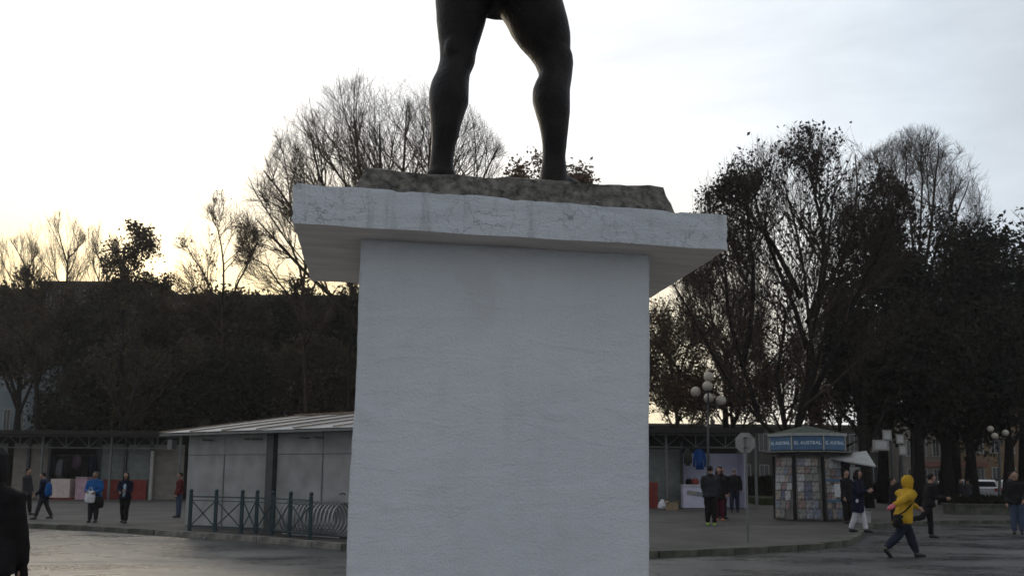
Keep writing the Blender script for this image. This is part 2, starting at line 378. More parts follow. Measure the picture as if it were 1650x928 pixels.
for (x, y, z) in vs:
    u, w, s = x / Wd, y / D, z
    bot = a.z + (b.z - a.z) * u; top = c_.z + (d_.z - c_.z) * u
    P = Vector((a.x + x, y, O.z + bot + (top - bot) * s))
    # edges worn and slightly wavy
    n1_ = mnoise.noise(Vector((x * 3.1, y * 3.1, z * 2 + 5))) * .010 + mnoise.noise(Vector((x * 17, y * 17, z * 5))) * .0022
    edge = (1 if s > .95 else 0) * (1 if (w < .03 or u < .02 or u > .98) else 0)
    P.z += n1_ * (1.0 if s > .5 else .5) - edge * (.004 + .018 * max(0, mnoise.noise(Vector((x * 12, y * 9, 1))) - .1))
    if w < .02: P.y += mnoise.noise(Vector((x * 5, z * 3, 9))) * .005 + edge * .006
    if u < .01: P.x += mnoise.noise(Vector((y * 5, z * 6, 2))) * .008 + .012 * (s > .9) + .008 * (s < .1)
    if u > .99: P.x += mnoise.noise(Vector((y * 5, z * 6, 7))) * .006
    V2.append(P)
me = bpy.data.meshes.new('cap_slab'); me.from_pydata(V2, [], fs); me.update(); me.materials.append(m_cap); me.materials.append(m_under)
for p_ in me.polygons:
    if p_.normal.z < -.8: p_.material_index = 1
link('cap_slab', me, plinth)
# shaft with uneven trowelled faces
zs = O.z + min(a.z, b.z) + .012
sTL = loc3(onplane(583, 387, O + ey * .17, ey)); sTR = loc3(onplane(1047, 405, O + ey * .17, ey))
sBL = loc3(onplane(558, 928, O + ey * .17, ey)); sBR = loc3(onplane(1046, 928, O + ey * .17, ey))
print('shaft', sTL, sTR, sBL, sBR)
def lerp(a_, b_, t_): return a_ + (b_ - a_) * t_
HS = zs; Ds = D - .36
def grid_box(nx, ny, nz):
    return slab(1.0, (nx, ny, nz), 0)
NX, NY, NZ = 64, 24, 130
vs, fs = grid_box(NX, NY, NZ)
V2 = []
tzT, tzB = sTL.z + O.z, sBL.z + O.z
for (i, j, k) in vs:
    u, w, s = i / NX, j / NY, k / NZ
    z = s * HS
    tt = (z - tzB) / (tzT - tzB)
    xl = lerp(sBL.x, sTL.x, tt) ; xr = lerp(sBR.x, sTR.x, tt)
    x = lerp(xl, xr, u); y = .17 + w * Ds
    n_ = mnoise.noise(Vector((x * 1.7, y, z * 1.7))) * .009
    # trowel ridges: thin, nearly level, only in patches
    rx = x * 3.2 + mnoise.noise(Vector((x * 2, 3, z * 2))) * 1.2; rz = z * 17 - x * 1.2 + mnoise.noise(Vector((x * 3, z * 3, 8))) * 3
    rd = mnoise.noise(Vector((rx, 0, rz))); pm = max(0, mnoise.noise(Vector((x * 1.3 + 4.1, 0, z * 1.5 + 2.2))) + .28)
    gx_, gz_ = x - 1.02, z - 1.95
    pm = pm * .8 + 1.5 * math.exp(-(gx_ / .22) ** 2 - (gz_ / .16) ** 2)
    n_ += max(0, rd - .10) * .020 * pm
    n2_ = mnoise.noise(Vector((x * 11, y * 11, z * 11))) * .003 + mnoise.noise(Vector((x * 27, y * 11, z * 27))) * .0022
    P = Vector((x, y, z))
    if j == 0: P.y -= n_ + n2_
    if i == 0: P.x += mnoise.noise(Vector((y * 4, z * 2.2, 3))) * .009 + mnoise.noise(Vector((y * 20, z * 16, 3))) * .003; P.y += .004 * (j == 0)
    if i == NX: P.x += mnoise.noise(Vector((y * 4, z * 2.2, 13))) * .006; P.y += .004 * (j == 0)
    V2.append(P)
me = bpy.data.meshes.new('shaft'); me.from_pydata(V2, [], fs); me.update(); me.materials.append(m_white)
me.polygons.foreach_set('use_smooth', [True] * len(me.polygons))
link('shaft', me, plinth)

# ================================================================ STATUE on its stone
m_rock = mat('lichened_stone', (.10, .094, .085), .95, scale=26, col2=(.24, .225, .20), bump=1.0, bscale=28, spec=.15)
t, nd, lk, pb = tweak(m_rock)
src = pb.inputs['Base Color'].links[0].from_socket
tcn = nd.new('ShaderNodeTexCoord'); n5 = nd.new('ShaderNodeTexNoise'); n5.inputs['Scale'].default_value = 16; n5.inputs['Detail'].default_value = 9; n5.inputs['Roughness'].default_value = .7
lk.new(tcn.outputs['Object'], n5.inputs['Vector'])
r5 = nd.new('ShaderNodeValToRGB'); lk.new(n5.outputs['Fac'], r5.inputs[0]); r5.color_ramp.elements[0].position = .50; r5.color_ramp.elements[1].position = .66
mc = nd.new('ShaderNodeMix'); mc.data_type = 'RGBA'; lk.new(r5.outputs[0], mc.inputs[0]); lk.new(src, mc.inputs[6]); mc.inputs[7].default_value = (.035, .034, .03, 1)
lk.new(mc.outputs[2], pb.inputs['Base Color'])
m_bronze = mat('dark_bronze', (.012, .011, .011), .5, scale=7, col2=(.024, .021, .020), bump=.3, bscale=60, spec=.14)
yr = .22; ys = .40
statue = thing('statue', 'dark bronze standing male figure on a rough lichened stone, legs apart, atop the plinth', 'statue', base, yaw)
rTL = loc3(onplane(594, 268, O + ey * yr, ey)); rTR = loc3(onplane(1058, 297, O + ey * yr, ey))
rBL = loc3(onplane(562, 297, O + ey * yr, ey)); rBR = loc3(onplane(1092, 336, O + ey * yr, ey))
ztop = lambda x: O.z + lerp(rTL.z, rTR.z, (x - rTL.x) / (rTR.x - rTL.x))
zcap = lambda x: O.z + lerp(c_.z, d_.z, (x - c_.x) / (d_.x - c_.x)) - .012
NX, NY, NZ = 110, 40, 10
vs, fs = slab(1.0, (NX, NY, NZ), 0)
V2 = []
for (i, j, k) in vs:
    u, w, s = i / NX, j / NY, k / NZ
    x = lerp(lerp(rBL.x - .015, rBR.x + .03, u), lerp(rTL.x, rTR.x, u), s ** .8)
    y = yr - .07 * (1 - s) + w * (D - yr - .14 + .09 * (1 - s)) + .03 * (s > .9) * (w < .05)
    z = lerp(zcap(x), ztop(x), s)
    nv = mnoise.noise(Vector((x * 6, y * 6, z * 6))) * .014 + mnoise.noise(Vector((x * 22, y * 22, z * 22))) * .006
    P = Vector((x, y, z))
    if j == 0: P.y -= nv * 1.6
    if s > .99: P.z += nv * .45 - .004
    if i == 0 or i == NX: P.x += nv * 2
    V2.append(P)
me = bpy.data.meshes.new('rock_base'); me.from_pydata(V2, [], fs); me.update(); me.materials.append(m_rock)
link('rock_base', me, statue)
PS = O + ey * ys
def sp(px, py): return loc3(onplane(px, py, PS, ey)) + Vector((0, 0, O.z))
def zx(X): return 640 + X / 2.994
lt = [(0, 183, 470), (60, 187, 436), (100, 190, 428), (150, 197, 412), (185, 200, 400), (200, 203, 395), (250, 207, 383), (300, 205, 377), (350, 190, 353), (400, 166, 346), (450, 153, 345), (500, 150, 344), (550, 154, 325),
      (600, 160, 309), (650, 164, 299), (700, 165, 283), (750, 162, 273), (790, 156, 270), (840, 150, 274)]
rt_ = [(0, 470, 790), (50, 490, 808), (100, 525, 825), (150, 552, 835), (200, 587, 838), (240, 625, 838), (262, 642, 848), (300, 668, 852), (350, 686, 846), (375, 682, 842), (400, 668, 838), (440, 655, 831), (500, 653, 830), (560, 668, 828),
      (600, 680, 822), (650, 690, 818), (700, 697, 812), (760, 699, 808), (800, 696, 811), (855, 688, 820)]
fig = MB()
zrock = ztop((rTL.x + rTR.x) / 2)
for tb, foot in ((lt, -1), (rt_, 1)):
    secs = []
    for (Y, xl, xr) in reversed(tb):
        A, B = sp(zx(xl), Y / 2.994), sp(zx(xr), Y / 2.994)
        rx = (B.x - A.x) / 2; c = (A + B) / 2
        back_ = .02 * math.sin(Y / 850 * math.pi * 2)
        ry = rx * (1.12 if Y > 300 else 1.0)
        secs.append(((c.x, c.y + back_, c.z), rx, ry))
    c0 = secs[0][0]
    zf = ztop(c0[0]) - .02
    secs.insert(0, ((c0[0], c0[1], zf), secs[0][1] * 1.02, secs[0][2] * 1.15))
    fig.rings(secs, 28)
    # foot, toes pointing away from the viewer for the left leg and out to the right for the other
    fx, fy = (-.35, 1) if foot < 0 else (.9, .45)
    dv = Vector((fx, fy, 0)).normalized()
    h0 = Vector((c0[0], c0[1], zf))
    fig.tube([h0 - dv * .06 + Vector((0, 0, .05)), h0 + dv * .04 + Vector((0, 0, .065)), h0 + dv * .13 + Vector((0, 0, .05)), h0 + dv * .21 + Vector((0, 0, .035))], [.05, .06, .052, .03], 12)
    fig.ball(h0 + Vector((0, 0, .055)), (.078, .085, .05), 14)
    # knee cap
    kY = 255 if foot < 0 else 290
    kx = (zx(270), kY / 2.994) if foot < 0 else (zx(770), kY / 2.994)
    fig.ball(sp(*kx) + Vector((0, -.045, 0)), (.05, .045, .062), 14)
# pelvis, torso, arms, neck and head above the frame
hl, hr = sp(zx(183), 0), sp(zx(790), 0)
hc = (hl + hr) / 2; hw = (hr.x - hl.x) / 2
sp0 = sp(zx(487), 15 / 1)
fig.rings([((hc.x, hc.y, hc.z + dz), hw * k, hw * kd) for dz, k, kd in ((-.035, .50, .42), (.02, .88, .62), (.08, .99, .7), (.16, .97, .68), (.26, .85, .58), (.36, .78, .52), (.46, .86, .55), (.56, .98, .6), (.64, 1.0, .56), (.70, .8, .45), (.74, .4, .3), (.80, .27, .27), (.86, .27, .28))], 30)
hz = hc.z
fig.ball((hc.x, hc.y - .01, hz + .97), (.085, .105, .13), 18).ball((hc.x, hc.y - .115, hz + .955), (.016, .02, .028), 8)
for s in (-1, 1):
    sh = Vector((hc.x + s * hw * .98, hc.y, hz + .64))
    el = sh + Vector((s * .10, .02, -.30)); wr = el + Vector((-s * .12, -.17, -.16))
    fig.tube([sh + Vector((-s * .06, 0, .01)), sh, (sh + el) / 2, el], [.06, .075, .06, .045], 12).tube([el, (el + wr) / 2, wr], [.048, .045, .03], 12)
    for f_ in range(4):
        q_ = wr + Vector((-s * .01 - s * .018 * f_, -.02, .01 - .012 * f_)); fig.tube([wr, q_, q_ + Vector((-s * .04, -.03, -.01))], [.03, .018, .011], 8)
    fig.tube([wr, wr + Vector((0, -.02, .03)), wr + Vector((-s * .03, -.03, .045))], [.024, .015, .011], 8)
    fig.ball((hc.x + s * .085, hc.y, hz + .96), (.012, .02, .03), 8)
me = remeshed(fig, 'body', m_bronze, .011, 3, .0015, 14)
link('body', me, statue)
# ================================================================ TREES
def nrmz(a): return a / np.maximum(1e-9, np.linalg.norm(a, axis=-1, keepdims=True))
def grow(P0, Dr, Ln, nseg, wander, up, rng):
    P = [P0]; D_ = nrmz(Dr)
    for i in range(nseg):
        D_ = nrmz(D_ + rng.normal(0, wander, D_.shape) + np.array([0, 0, up]))
        P.append(P[-1] + D_ * (Ln / nseg)[:, None])
    return np.stack(P, 1)
def tubes(P, Rd, sides):
    Nn, S, _ = P.shape
    T = np.gradient(P, axis=1); T = nrmz(T)
    ref = np.where(np.abs(T[..., 2:3]) > .9, np.array([1., 0, 0]), np.array([0, 0, 1.]))
    U = nrmz(np.cross(T, ref)); Vv = np.cross(T, U)
    a = np.arange(sides) * 2 * np.pi / sides
    V = P[:, :, None, :] + Rd[:, :, None, None] * (U[:, :, None, :] * np.cos(a)[None, None, :, None] + Vv[:, :, None, :] * np.sin(a)[None, None, :, None])
    idx = np.arange(Nn * S * sides).reshape(Nn, S, sides)
    A = idx[:, :-1, :]; B = idx[:, 1:, :]
    Fq = np.stack([A, np.roll(A, -1, 2), np.roll(B, -1, 2), B], -1).reshape(-1, 4)
    return V.reshape(-1, 3), Fq
def shell_dist(P, D_, C, Rr):
    p = (P - C) / Rr; d = D_ / Rr
    A = (d * d).sum(1); B = (p * d).sum(1); Cc = (p * p).sum(1) - 1
    disc = np.maximum(0, B * B - A * Cc)
    return np.where(Cc > 0, 0.0, (-B + np.sqrt(disc)) / A)
def spawn(P, Rd, k, tmin, ang, C, Rr, fac, maxlen, upb, rng, minlen=.25, outb=.0, fuzz=.09):
    """children of the branches P (N,S,3): start points, directions, lengths, radii"""
    Nn, S, _ = P.shape
    t = rng.uniform(tmin, 1, (Nn, k)) * (S - 1); i = np.minimum(t.astype(int), S - 2); f = t - i
    ar = np.arange(Nn)[:, None]
    p = P[ar, i] * (1 - f)[..., None] + P[ar, i + 1] * f[..., None]
    T = nrmz(P[ar, i + 1] - P[ar, i]); r = Rd[ar, i] * (1 - f) + Rd[ar, i + 1] * f
    rnd = nrmz(rng.normal(0, 1, T.shape)); rnd = nrmz(rnd - T * (rnd * T).sum(-1, keepdims=True))
    an = rng.normal(ang, ang * .25, (Nn, k))[..., None]
    d = nrmz(T * np.cos(an) + rnd * np.sin(an) + np.array([0, 0, upb]))
    p = p.reshape(-1, 3); d = d.reshape(-1, 3); r = r.reshape(-1)
    if outb: d = nrmz(d + nrmz((p - C) / Rr) * outb)
    fz = 1 + fuzz * np.sin(p @ np.array([1.3, .9, .7]) * 1.1)[:, None] * np.ones(3)
    L_ = np.minimum(np.maximum(shell_dist(p, d, C, Rr * fz), 0) * fac * rng.uniform(.6, 1.25, len(p)), maxlen * rng.uniform(.7, 1.15, len(p)))
    ok = L_ > minlen
    return p[ok], d[ok], L_[ok], r[ok]
def leaf_mesh(P, size, rng, droop=0., aspect=1.6, flat=False):
    n_ = len(P); d = nrmz(rng.normal(0, 1, (n_, 3)) + np.array([0, 0, -droop]))
    u = nrmz(np.cross(d, nrmz(rng.normal(0, 1, (n_, 3)))))
    s = size * rng.uniform(.55, 1.35, n_)[:, None]
    w = u * s / aspect * .5
    bend = np.cross(d, u) * s * .18
    a = P; b = P + d * s * .5 + w + bend; c = P + d * s; e_ = P + d * s * .5 - w + bend
    V = np.stack([a, b, c, e_], 1).reshape(-1, 3); I = np.arange(n_ * 4).reshape(-1, 4)
    return V, I
m_bark = mat('dark_bark', (.018, .015, .013), .95, scale=6, col2=(.036, .03, .026), spec=.05)
m_bark_warm = mat('brown_bark', (.03, .023, .017), .95, scale=6, col2=(.06, .045, .032), spec=.05)
m_twigw = mat('warm_bare_twigs', (.07, .052, .036), .9, scale=3, col2=(.12, .09, .06), spec=.1)
m_twig = mat('bare_twigs', (.05, .038, .03), .95, scale=3, col2=(.085, .065, .05), spec=.1)
def leafmat(name, c1, c2, tr=.25):
    m = mat(name, c1, .8, scale=.6, col2=c2, spec=.1); t, nd, lk, pb = tweak(m)
    n2 = nd.new('ShaderNodeBsdfTranslucent'); mxs = nd.new('ShaderNodeMixShader'); mxs.inputs[0].default_value = tr
    lk.new(pb.inputs['Base Color'].links[0].from_socket, n2.inputs[0])
    o_ = [x for x in nd if x.type == 'OUTPUT_MATERIAL'][0]
    lk.new(pb.outputs[0], mxs.inputs[1]); lk.new(n2.outputs[0], mxs.inputs[2]); lk.new(mxs.outputs[0], o_.inputs[0])
    return m
m_leafdark = leafmat('dark_evergreen_leaves', (.018, .021, .014), (.045, .042, .026), .10)
m_leafolive = leafmat('olive_brown_leaves', (.06, .05, .034), (.12, .095, .06), .2)
m_leafdry = leafmat('withered_hanging_leaves', (.03, .022, .018), (.055, .04, .032), .15)
m_leafrust = leafmat('rusty_autumn_leaves', (.09, .055, .033), (.19, .115, .065), .35)

def tree(name, label, cat_group, base, trunk_pts, trunk_r, crown, seed, limbs=None, nlimb=7, lv=(6, 7, 6), maxl=(6, 3, 1.3), wander=.12, up=.06, ang=.6,
         leaves=0, leafsize=.3, leafm=None, droop=0., leaflevel=-1, twig_r=.012, bark=None, leafpick=None, limb_r=None, spread=.5, fill=0, outb=.15, fuzz=.09):
    """base: foot in the world. trunk_pts, crown centre and limbs are relative to it."""
    rng = np.random.default_rng(seed); bark = bark or m_bark
    root = thing(name, label, 'tree', base, 0, cat_group)
    C = np.array(crown[0], float); Rr = np.array(crown[1], float)
    tp = [Vector(p) for p in trunk_pts]
    nt_ = len(tp)
    tr = [trunk_r * (1.35 if i == 0 else 1 - .62 * i / (nt_ - 1)) for i in range(nt_)]
    MB().tube(tp, tr, 10).build('trunk', bark, root, smooth=True)
    # limbs
    Lp = []; Lr = []
    if limbs:
        for l in limbs:
            pts = np.array([tuple(p) for p in l], float)
            m_ = 7; tt = np.linspace(0, len(pts) - 1, m_)
            ii = np.minimum(tt.astype(int), len(pts) - 2); ff = (tt - ii)[:, None]
            q_ = pts[ii] * (1 - ff) + pts[ii + 1] * ff; q_[1:-1] += rng.normal(0, .07, (m_ - 2, 3))
            Lp.append(q_)
    for i in range(0 if limbs else nlimb):
        f = .45 + .55 * (i + rng.uniform(0, .8)) / nlimb; f = min(f, 1)
        k = f * (nt_ - 1); k0 = min(int(k), nt_ - 2); p = np.array(tp[k0].lerp(tp[k0 + 1], k - k0))
        az = i * 2.4 + rng.uniform(-.4, .4); el = rng.uniform(.55, 1.25)
        d = np.array([math.cos(az) * math.cos(el), math.sin(az) * math.cos(el), math.sin(el)])
        Ld = shell_dist(p[None], d[None], C, Rr)[0]
        if Ld <= 0: Ld = np.linalg.norm(C - p)
        Lp.append(grow(p[None], d[None], np.array([min(Ld * .82, maxl[0] * 2)]), 6, wander * .8, .05, rng)[0])
    lr0 = limb_r or trunk_r * .5
    for q_ in Lp:
        rr = np.linspace(lr0 * rng.uniform(.8, 1.1), lr0 * .22, len(q_)); Lr.append(rr)
        MB().tube([Vector(v) for v in q_], list(rr), 7).build('limb', bark, root, smooth=True)
    P = np.stack([np.asarray(x_)[np.linspace(0, len(x_) - 1, 7).astype(int)] for x_ in Lp]); Rd = np.stack([np.asarray(x_)[np.linspace(0, len(x_) - 1, 7).astype(int)] for x_ in Lr])
    if fill: # the leader itself also branches
        pass
    Vs = []; Fs = []; off = 0; lvP = []
    for li, (k, ml) in enumerate(zip(lv, maxl)):
        p, d, L_, r = spawn(P, Rd, k, .22 if li == 0 else .12, ang, C, Rr, .95, ml, up + .12, rng, .3 if li < 2 else .15, outb, fuzz)
        if not len(p): break
        last = li == len(lv) - 1
        ns_ = 5 if li == 0 else (4 if not last else 3)
        P = grow(p, d, L_, ns_, wander, up, rng)
        r0 = np.maximum(r * (.55 if li == 0 else .6), twig_r); r1 = np.maximum(r0 * .3, twig_r * .55)
        Rd = r0[:, None] + (r1 - r0)[:, None] * np.linspace(0, 1, ns_ + 1)[None]
        V_, F_ = tubes(P, Rd, 5 if li == 0 else 3)
        Vs.append(V_); Fs.append(F_ + off); off += len(V_); lvP.append(P)
    link('crown', mesh_np('crown', np.concatenate(Vs), [np.concatenate(Fs)], m_twig if bark is not m_bark_warm else m_twigw), root)
    if leaves:
        src = np.concatenate([q_[:, 1:].reshape(-1, 3) for q_ in lvP[leaflevel:]])
        if leafpick: src = src[leafpick(src)]
        # leaves gather in clumps of uneven thickness
        cw = np.array([max(.1, mnoise.noise(Vector((float(s_[0]) * .55, float(s_[1]) * .55, float(s_[2]) * .55 + seed))) + .35) for s_ in src]) ** 1.5
        pick = rng.choice(len(src), leaves, p=cw / cw.sum())
        Q = src[pick] + rng.normal(0, spread * .4, (leaves, 3))
        V_, I_ = leaf_mesh(Q, leafsize, rng, droop)
        tag(link('foliage', mesh_np('foliage', V_, [I_], leafm), root), kind='stuff')
    return root
def rel(base, pts): return [Vector(p) - Vector(base) for p in pts]
def tall(px, topy, Y): # height above the pavement of a point seen at (px, topy) at distance Y
    return at(px, topy, Y).z - .12
def crown_from_px(base, x0, x1, y0, y1, Y, depth=None):
    a_, b_ = at(x0, (y0 + y1) / 2, Y), at(x1, (y0 + y1) / 2, Y); t_, bt = at((x0 + x1) / 2, y0, Y), at((x0 + x1) / 2, y1, Y)
    c = Vector(((a_.x + b_.x) / 2, Y, (t_.z + bt.z) / 2)) - Vector(base)
    rx = (b_.x - a_.x) / 2; return (tuple(c), (rx, depth or rx * .85, (t_.z - bt.z) / 2))
def gb(px, Y): p = at(px, 790, Y); return Vector((p.x, Y, .12))

# -- the great bare tree behind the plinth
L_ = lambda pts, Y_, bb: rel(bb, [at(x, y, Y_ + dy) for x, y, dy in pts])
Y = 57; b = gb(618, Y); c = crown_from_px(b, 388, 845, 136, 640, Y, 8)
zc_ = c[0][2]
tree('bare_tree', 'tallest bare tree, its domed crown rising behind the statue on the plinth', 'bare winter trees', b,
     [(0, 0, 0), (.1, 0, 3), (0, 0, 6)], .42, c, 11,
     limbs=[L_(l, Y, b) for l in ([(615, 560, 0), (555, 440, 0), (475, 340, -.5), (425, 275, -1)], [(615, 545, 0), (565, 400, .8), (518, 285, 1.4), (500, 215, 1.8)], [(617, 530, 0), (600, 380, -1), (578, 260, -1.5), (570, 185, -2)],
            [(620, 530, 0), (640, 380, 1), (650, 260, 1.6), (655, 178, 2)], [(620, 540, 0), (682, 400, 0), (722, 290, 0), (738, 205, 0)], [(620, 560, 0), (712, 430, -1), (768, 325, -1.6), (798, 245, -2)],
            [(615, 580, 0), (535, 480, 1), (455, 400, 2), (412, 352, 2.5)], [(620, 570, 0), (700, 470, 2.5), (745, 370, 4), (765, 290, 5)], [(617, 560, 0), (590, 430, 3.5), (560, 320, 5.5), (545, 240, 6)], [(618, 540, 0), (630, 400, -3.5), (615, 290, -5.5), (612, 200, -6)],
            [(622, 590, 0), (720, 500, 0), (790, 400, 1), (822, 320, 1.5)], [(617, 540, 0), (690, 380, -3), (690, 280, -4), (697, 190, -4.5)])],
     lv=(12, 10, 8), maxl=(7.5, 4.6, 2.5), wander=.09, up=.03, ang=.6, outb=.05, fuzz=.04, twig_r=.0055, bark=m_bark_warm, limb_r=.2)
# -- slim bare tree whose trunk shows left of the cap
Y = 54; b = gb(497, Y); c = crown_from_px(b, 372, 560, 235, 600, Y, 3.2)
tree('bare_tree', 'slender bare tree whose dark trunk stands just left of the plinth cap', 'bare winter trees', b,
     L_([(497, 806, 0), (492, 640, 0), (488, 520, 0), (490, 440, 0)], Y, b), .17, c, 12,
     limbs=[L_([(489, 540, 0), (470, 480, -.5), (430, 430, -1), (395, 400, -1.2)], Y, b), L_([(490, 470, 0), (470, 400, .5), (425, 330, .8), (400, 285, 1)], Y, b), L_([(490, 450, 0), (500, 380, 0), (480, 300, .4), (470, 255, .5)], Y, b),
            L_([(490, 500, 0), (520, 420, .6), (545, 350, 1), (548, 300, 1)], Y, b), L_([(488, 560, 0), (520, 510, -1), (545, 460, -1.4)], Y, b)],
     lv=(11, 9, 8), maxl=(3.4, 1.9, 1.0), wander=.14, up=.06, ang=.62, twig_r=.011, limb_r=.09, bark=m_bark_warm)
Y = 55; b = gb(560, Y); c = crown_from_px(b, 505, 612, 420, 700, Y, 2.5)
tree('bare_tree', 'thin dark-trunked tree close beside the left edge of the plinth shaft', 'bare winter trees', b,
     L_([(561, 806, 0), (560, 640, 0), (566, 520, 0), (568, 450, 0)], Y, b), .16, c, 13, nlimb=5, lv=(6, 6, 5), maxl=(2.4, 1.3, .8), ang=.6, twig_r=.011)
# -- bare tree with a V of limbs
Y = 56; b = gb(352, Y); c = crown_from_px(b, 262, 440, 318, 620, Y, 3)
tree('bare_tree', 'small bare tree with a V of limbs above the dark tree mass on the left', 'bare winter trees', b,
     L_([(345, 806, 0), (352, 640, 0), (358, 540, 0), (357, 485, 0)], Y, b), .17, c, 14,
     limbs=[L_([(358, 520, 0), (340, 460, 0), (312, 415, .5), (290, 385, .7)], Y, b), L_([(357, 490, 0), (364, 430, 0), (350, 370, 0), (342, 338, 0)], Y, b),
            L_([(358, 510, 0), (385, 455, .4), (405, 410, .8), (418, 385, .8)], Y, b), L_([(356, 540, 0), (330, 500, -.8), (300, 470, -1)], Y, b)],
     lv=(9, 8, 7), maxl=(2.8, 1.6, .95), wander=.15, ang=.6, twig_r=.011, limb_r=.085, bark=m_bark_warm,
     leaves=350, leafsize=.2, leafm=m_leafrust)
# -- far-left poplar-like bare trees seen against the glow
for i, (px, top, w_, lb) in enumerate(((82, 336, 62, 'tallest of the faint upright bare trees in the bright glow at the far left'),
                                       (148, 348, 44, 'faint bare tree with straight rising twigs left of the drooping leafy tree'),
                                       (18, 372, 52, 'faint bare tree at the left edge above the low building end'))):
    Y = 84 + i * 3; b = gb(px, Y); c = crown_from_px(b, px - w_, px + w_, top, 600, Y)
    tree('bare_tree', lb, 'bare winter trees', b, [(0, 0, 0), (.2, 0, 8), (.1, 0, 16), (0, 0, 24)], .2, c, 21 + i, nlimb=14, lv=(6, 6, 5), maxl=(6, 3.4, 1.8), wander=.07, up=.10, ang=.45, twig_r=.009, bark=m_bark_warm)
# -- dark drooping leafy tree on the left
Y = 58; b = gb(196, Y); c = crown_from_px(b, 148, 266, 366, 560, Y, 2.4)
tree('leafy_tree', 'dark leafy tree with a drooping top rising above the flat dark roof on the left', 'leafy trees', b,
     L_([(190, 806, 0), (186, 700, 0), (196, 560, 0), (200, 400, 0)], Y, b), .26, c, 15, nlimb=9, lv=(6, 6, 5), maxl=(2.4, 1.4, .7), ang=.8, up=-.04, twig_r=.013,
     leaves=5200, leafsize=.24, leafm=m_leafolive, droop=.8, leaflevel=-2, outb=.3)
# forked trunk with the long slanting limb
Y = 53; b = gb(205, Y); c = crown_from_px(b, 130, 350, 520, 720, Y, 3)
tree('leafy_tree', 'forked tree on the left with one long limb slanting up to the right', 'leafy trees', b,
     L_([(205, 815, 0), (203, 740, 0), (200, 690, 0)], Y, b), .27, c, 16,
     limbs=[L_([(200, 700, 0), (235, 655, 0), (285, 605, 0), (330, 560, 0)], Y, b), L_([(200, 700, 0), (185, 640, 0), (175, 560, .3), (180, 500, .5)], Y, b), L_([(200, 690, 0), (215, 630, .5), (222, 570, 1), (220, 520, 1)], Y, b)],
     lv=(6, 5, 5), maxl=(2.6, 1.4, .8), leaves=900, leafsize=.22, leafm=m_leafolive, limb_r=.14, twig_r=.011)
Y = 54; b = gb(60, Y); c = crown_from_px(b, -10, 140, 430, 680, Y, 2.6)
tree('leafy_tree', 'straight dark-trunked tree at the far left in front of the grey building', 'leafy trees', b,
     L_([(60, 812, 0), (60, 690, 0), (58, 560, 0), (62, 470, 0)], Y, b), .22, c, 17, nlimb=8, lv=(6, 5, 5), maxl=(2.6, 1.5, .8), leaves=1200, leafsize=.22, leafm=m_leafolive, limb_r=.08, twig_r=.012)

# -- dense mass of trees beyond the stalls, left
def dense(px0, px1, top, Y, seed, lb, n_=9000, m=None, ls=.3, bot=720, grp='dense trees beyond the stalls', gapy=False):
    px = (px0 + px1) / 2; b = gb(px, Y); c = crown_from_px(b, px0, px1, top, bot, Y)
    H_ = c[0][2]
    return tree('dense_tree', lb, grp, b, [(0, 0, 0), (.2, 0, H_ * .5), (0, 0, H_ * 1.1)], .3, c, seed, nlimb=10, lv=(9, 7, 6), maxl=(5.5, 3, 1.5), wander=.14, ang=.85, up=.02,
                leaves=n_, leafsize=ls, leafm=m or m_leafdark, leaflevel=-2, spread=1.0, twig_r=.016, outb=.35)
dense(-60, 90, 476, 66, 31, 'dense dark tree at the left edge under the glowing sky', 12000, m_leafolive, ls=.34, bot=620)
dense(70, 215, 462, 68, 32, 'dense dark tree in front of the flat-roofed block on the left', 16000, m_leafdark, ls=.34)
dense(190, 330, 476, 64, 33, 'dense brownish tree between the drooping tree and the V-limbed tree', 16000, m_leafolive, ls=.34)
dense(290, 432, 462, 66, 34, 'dense dark tree directly behind the V-limbed bare tree', 18000, m_leafolive, ls=.34)
dense(395, 525, 452, 70, 35, 'dense dark tree behind the slender trunk left of the cap', 18000, m_leafdark, ls=.34)
dense(490, 640, 458, 68, 36, 'dense dark tree half hidden by the left side of the plinth', 18000, m_leafdark, ls=.34)
dense(620, 760, 470, 67, 37, 'dense dark tree standing behind the plinth shaft, left part', 14000, m_leafolive, ls=.34)
dense(740, 890, 476, 69, 38, 'dense dark tree standing behind the plinth shaft, middle', 14000, m_leafdark, ls=.34)
dense(870, 1035, 472, 67, 39, 'dense dark tree standing behind the plinth shaft, right part', 14000, m_leafolive, ls=.34)
for i, (x0, x1, tp_, lb) in enumerate(((66, 170, 590, 'low dark shrubby tree above the stall roof right of the straight trunk'), (120, 300, 575, 'low olive shrubby tree above the stall roof beside the forked trunk'),
                                       (270, 440, 560, 'low dark shrubby tree above the pale shed roof, left part'), (410, 600, 555, 'low dark shrubby tree above the pale shed roof, next to the plinth'))):
    dense(x0, x1, tp_, 57 + i % 2 * 2, 40 + i, lb, 11000, m_leafdark if i % 2 == 0 else m_leafolive, ls=.28, bot=760, grp='low shrubby trees behind the left stalls')
# -- small rusty crown behind the statue's foot
Y = 62; b = gb(884, Y); c = crown_from_px(b, 806, 962, 236, 520, Y, 3.4)
tree('autumn_tree', 'small rust-leaved treetop showing just behind the right foot of the statue', 'autumn trees', b,
     [(0, 0, 0), (.2, 0, 9), (0, 0, 21)], .24, c, 51, nlimb=14, lv=(7, 6, 5), maxl=(3, 1.7, .9), leaves=15000, leafsize=.3, leafm=m_leafrust, leaflevel=-2, twig_r=.014, outb=.3, spread=.9)

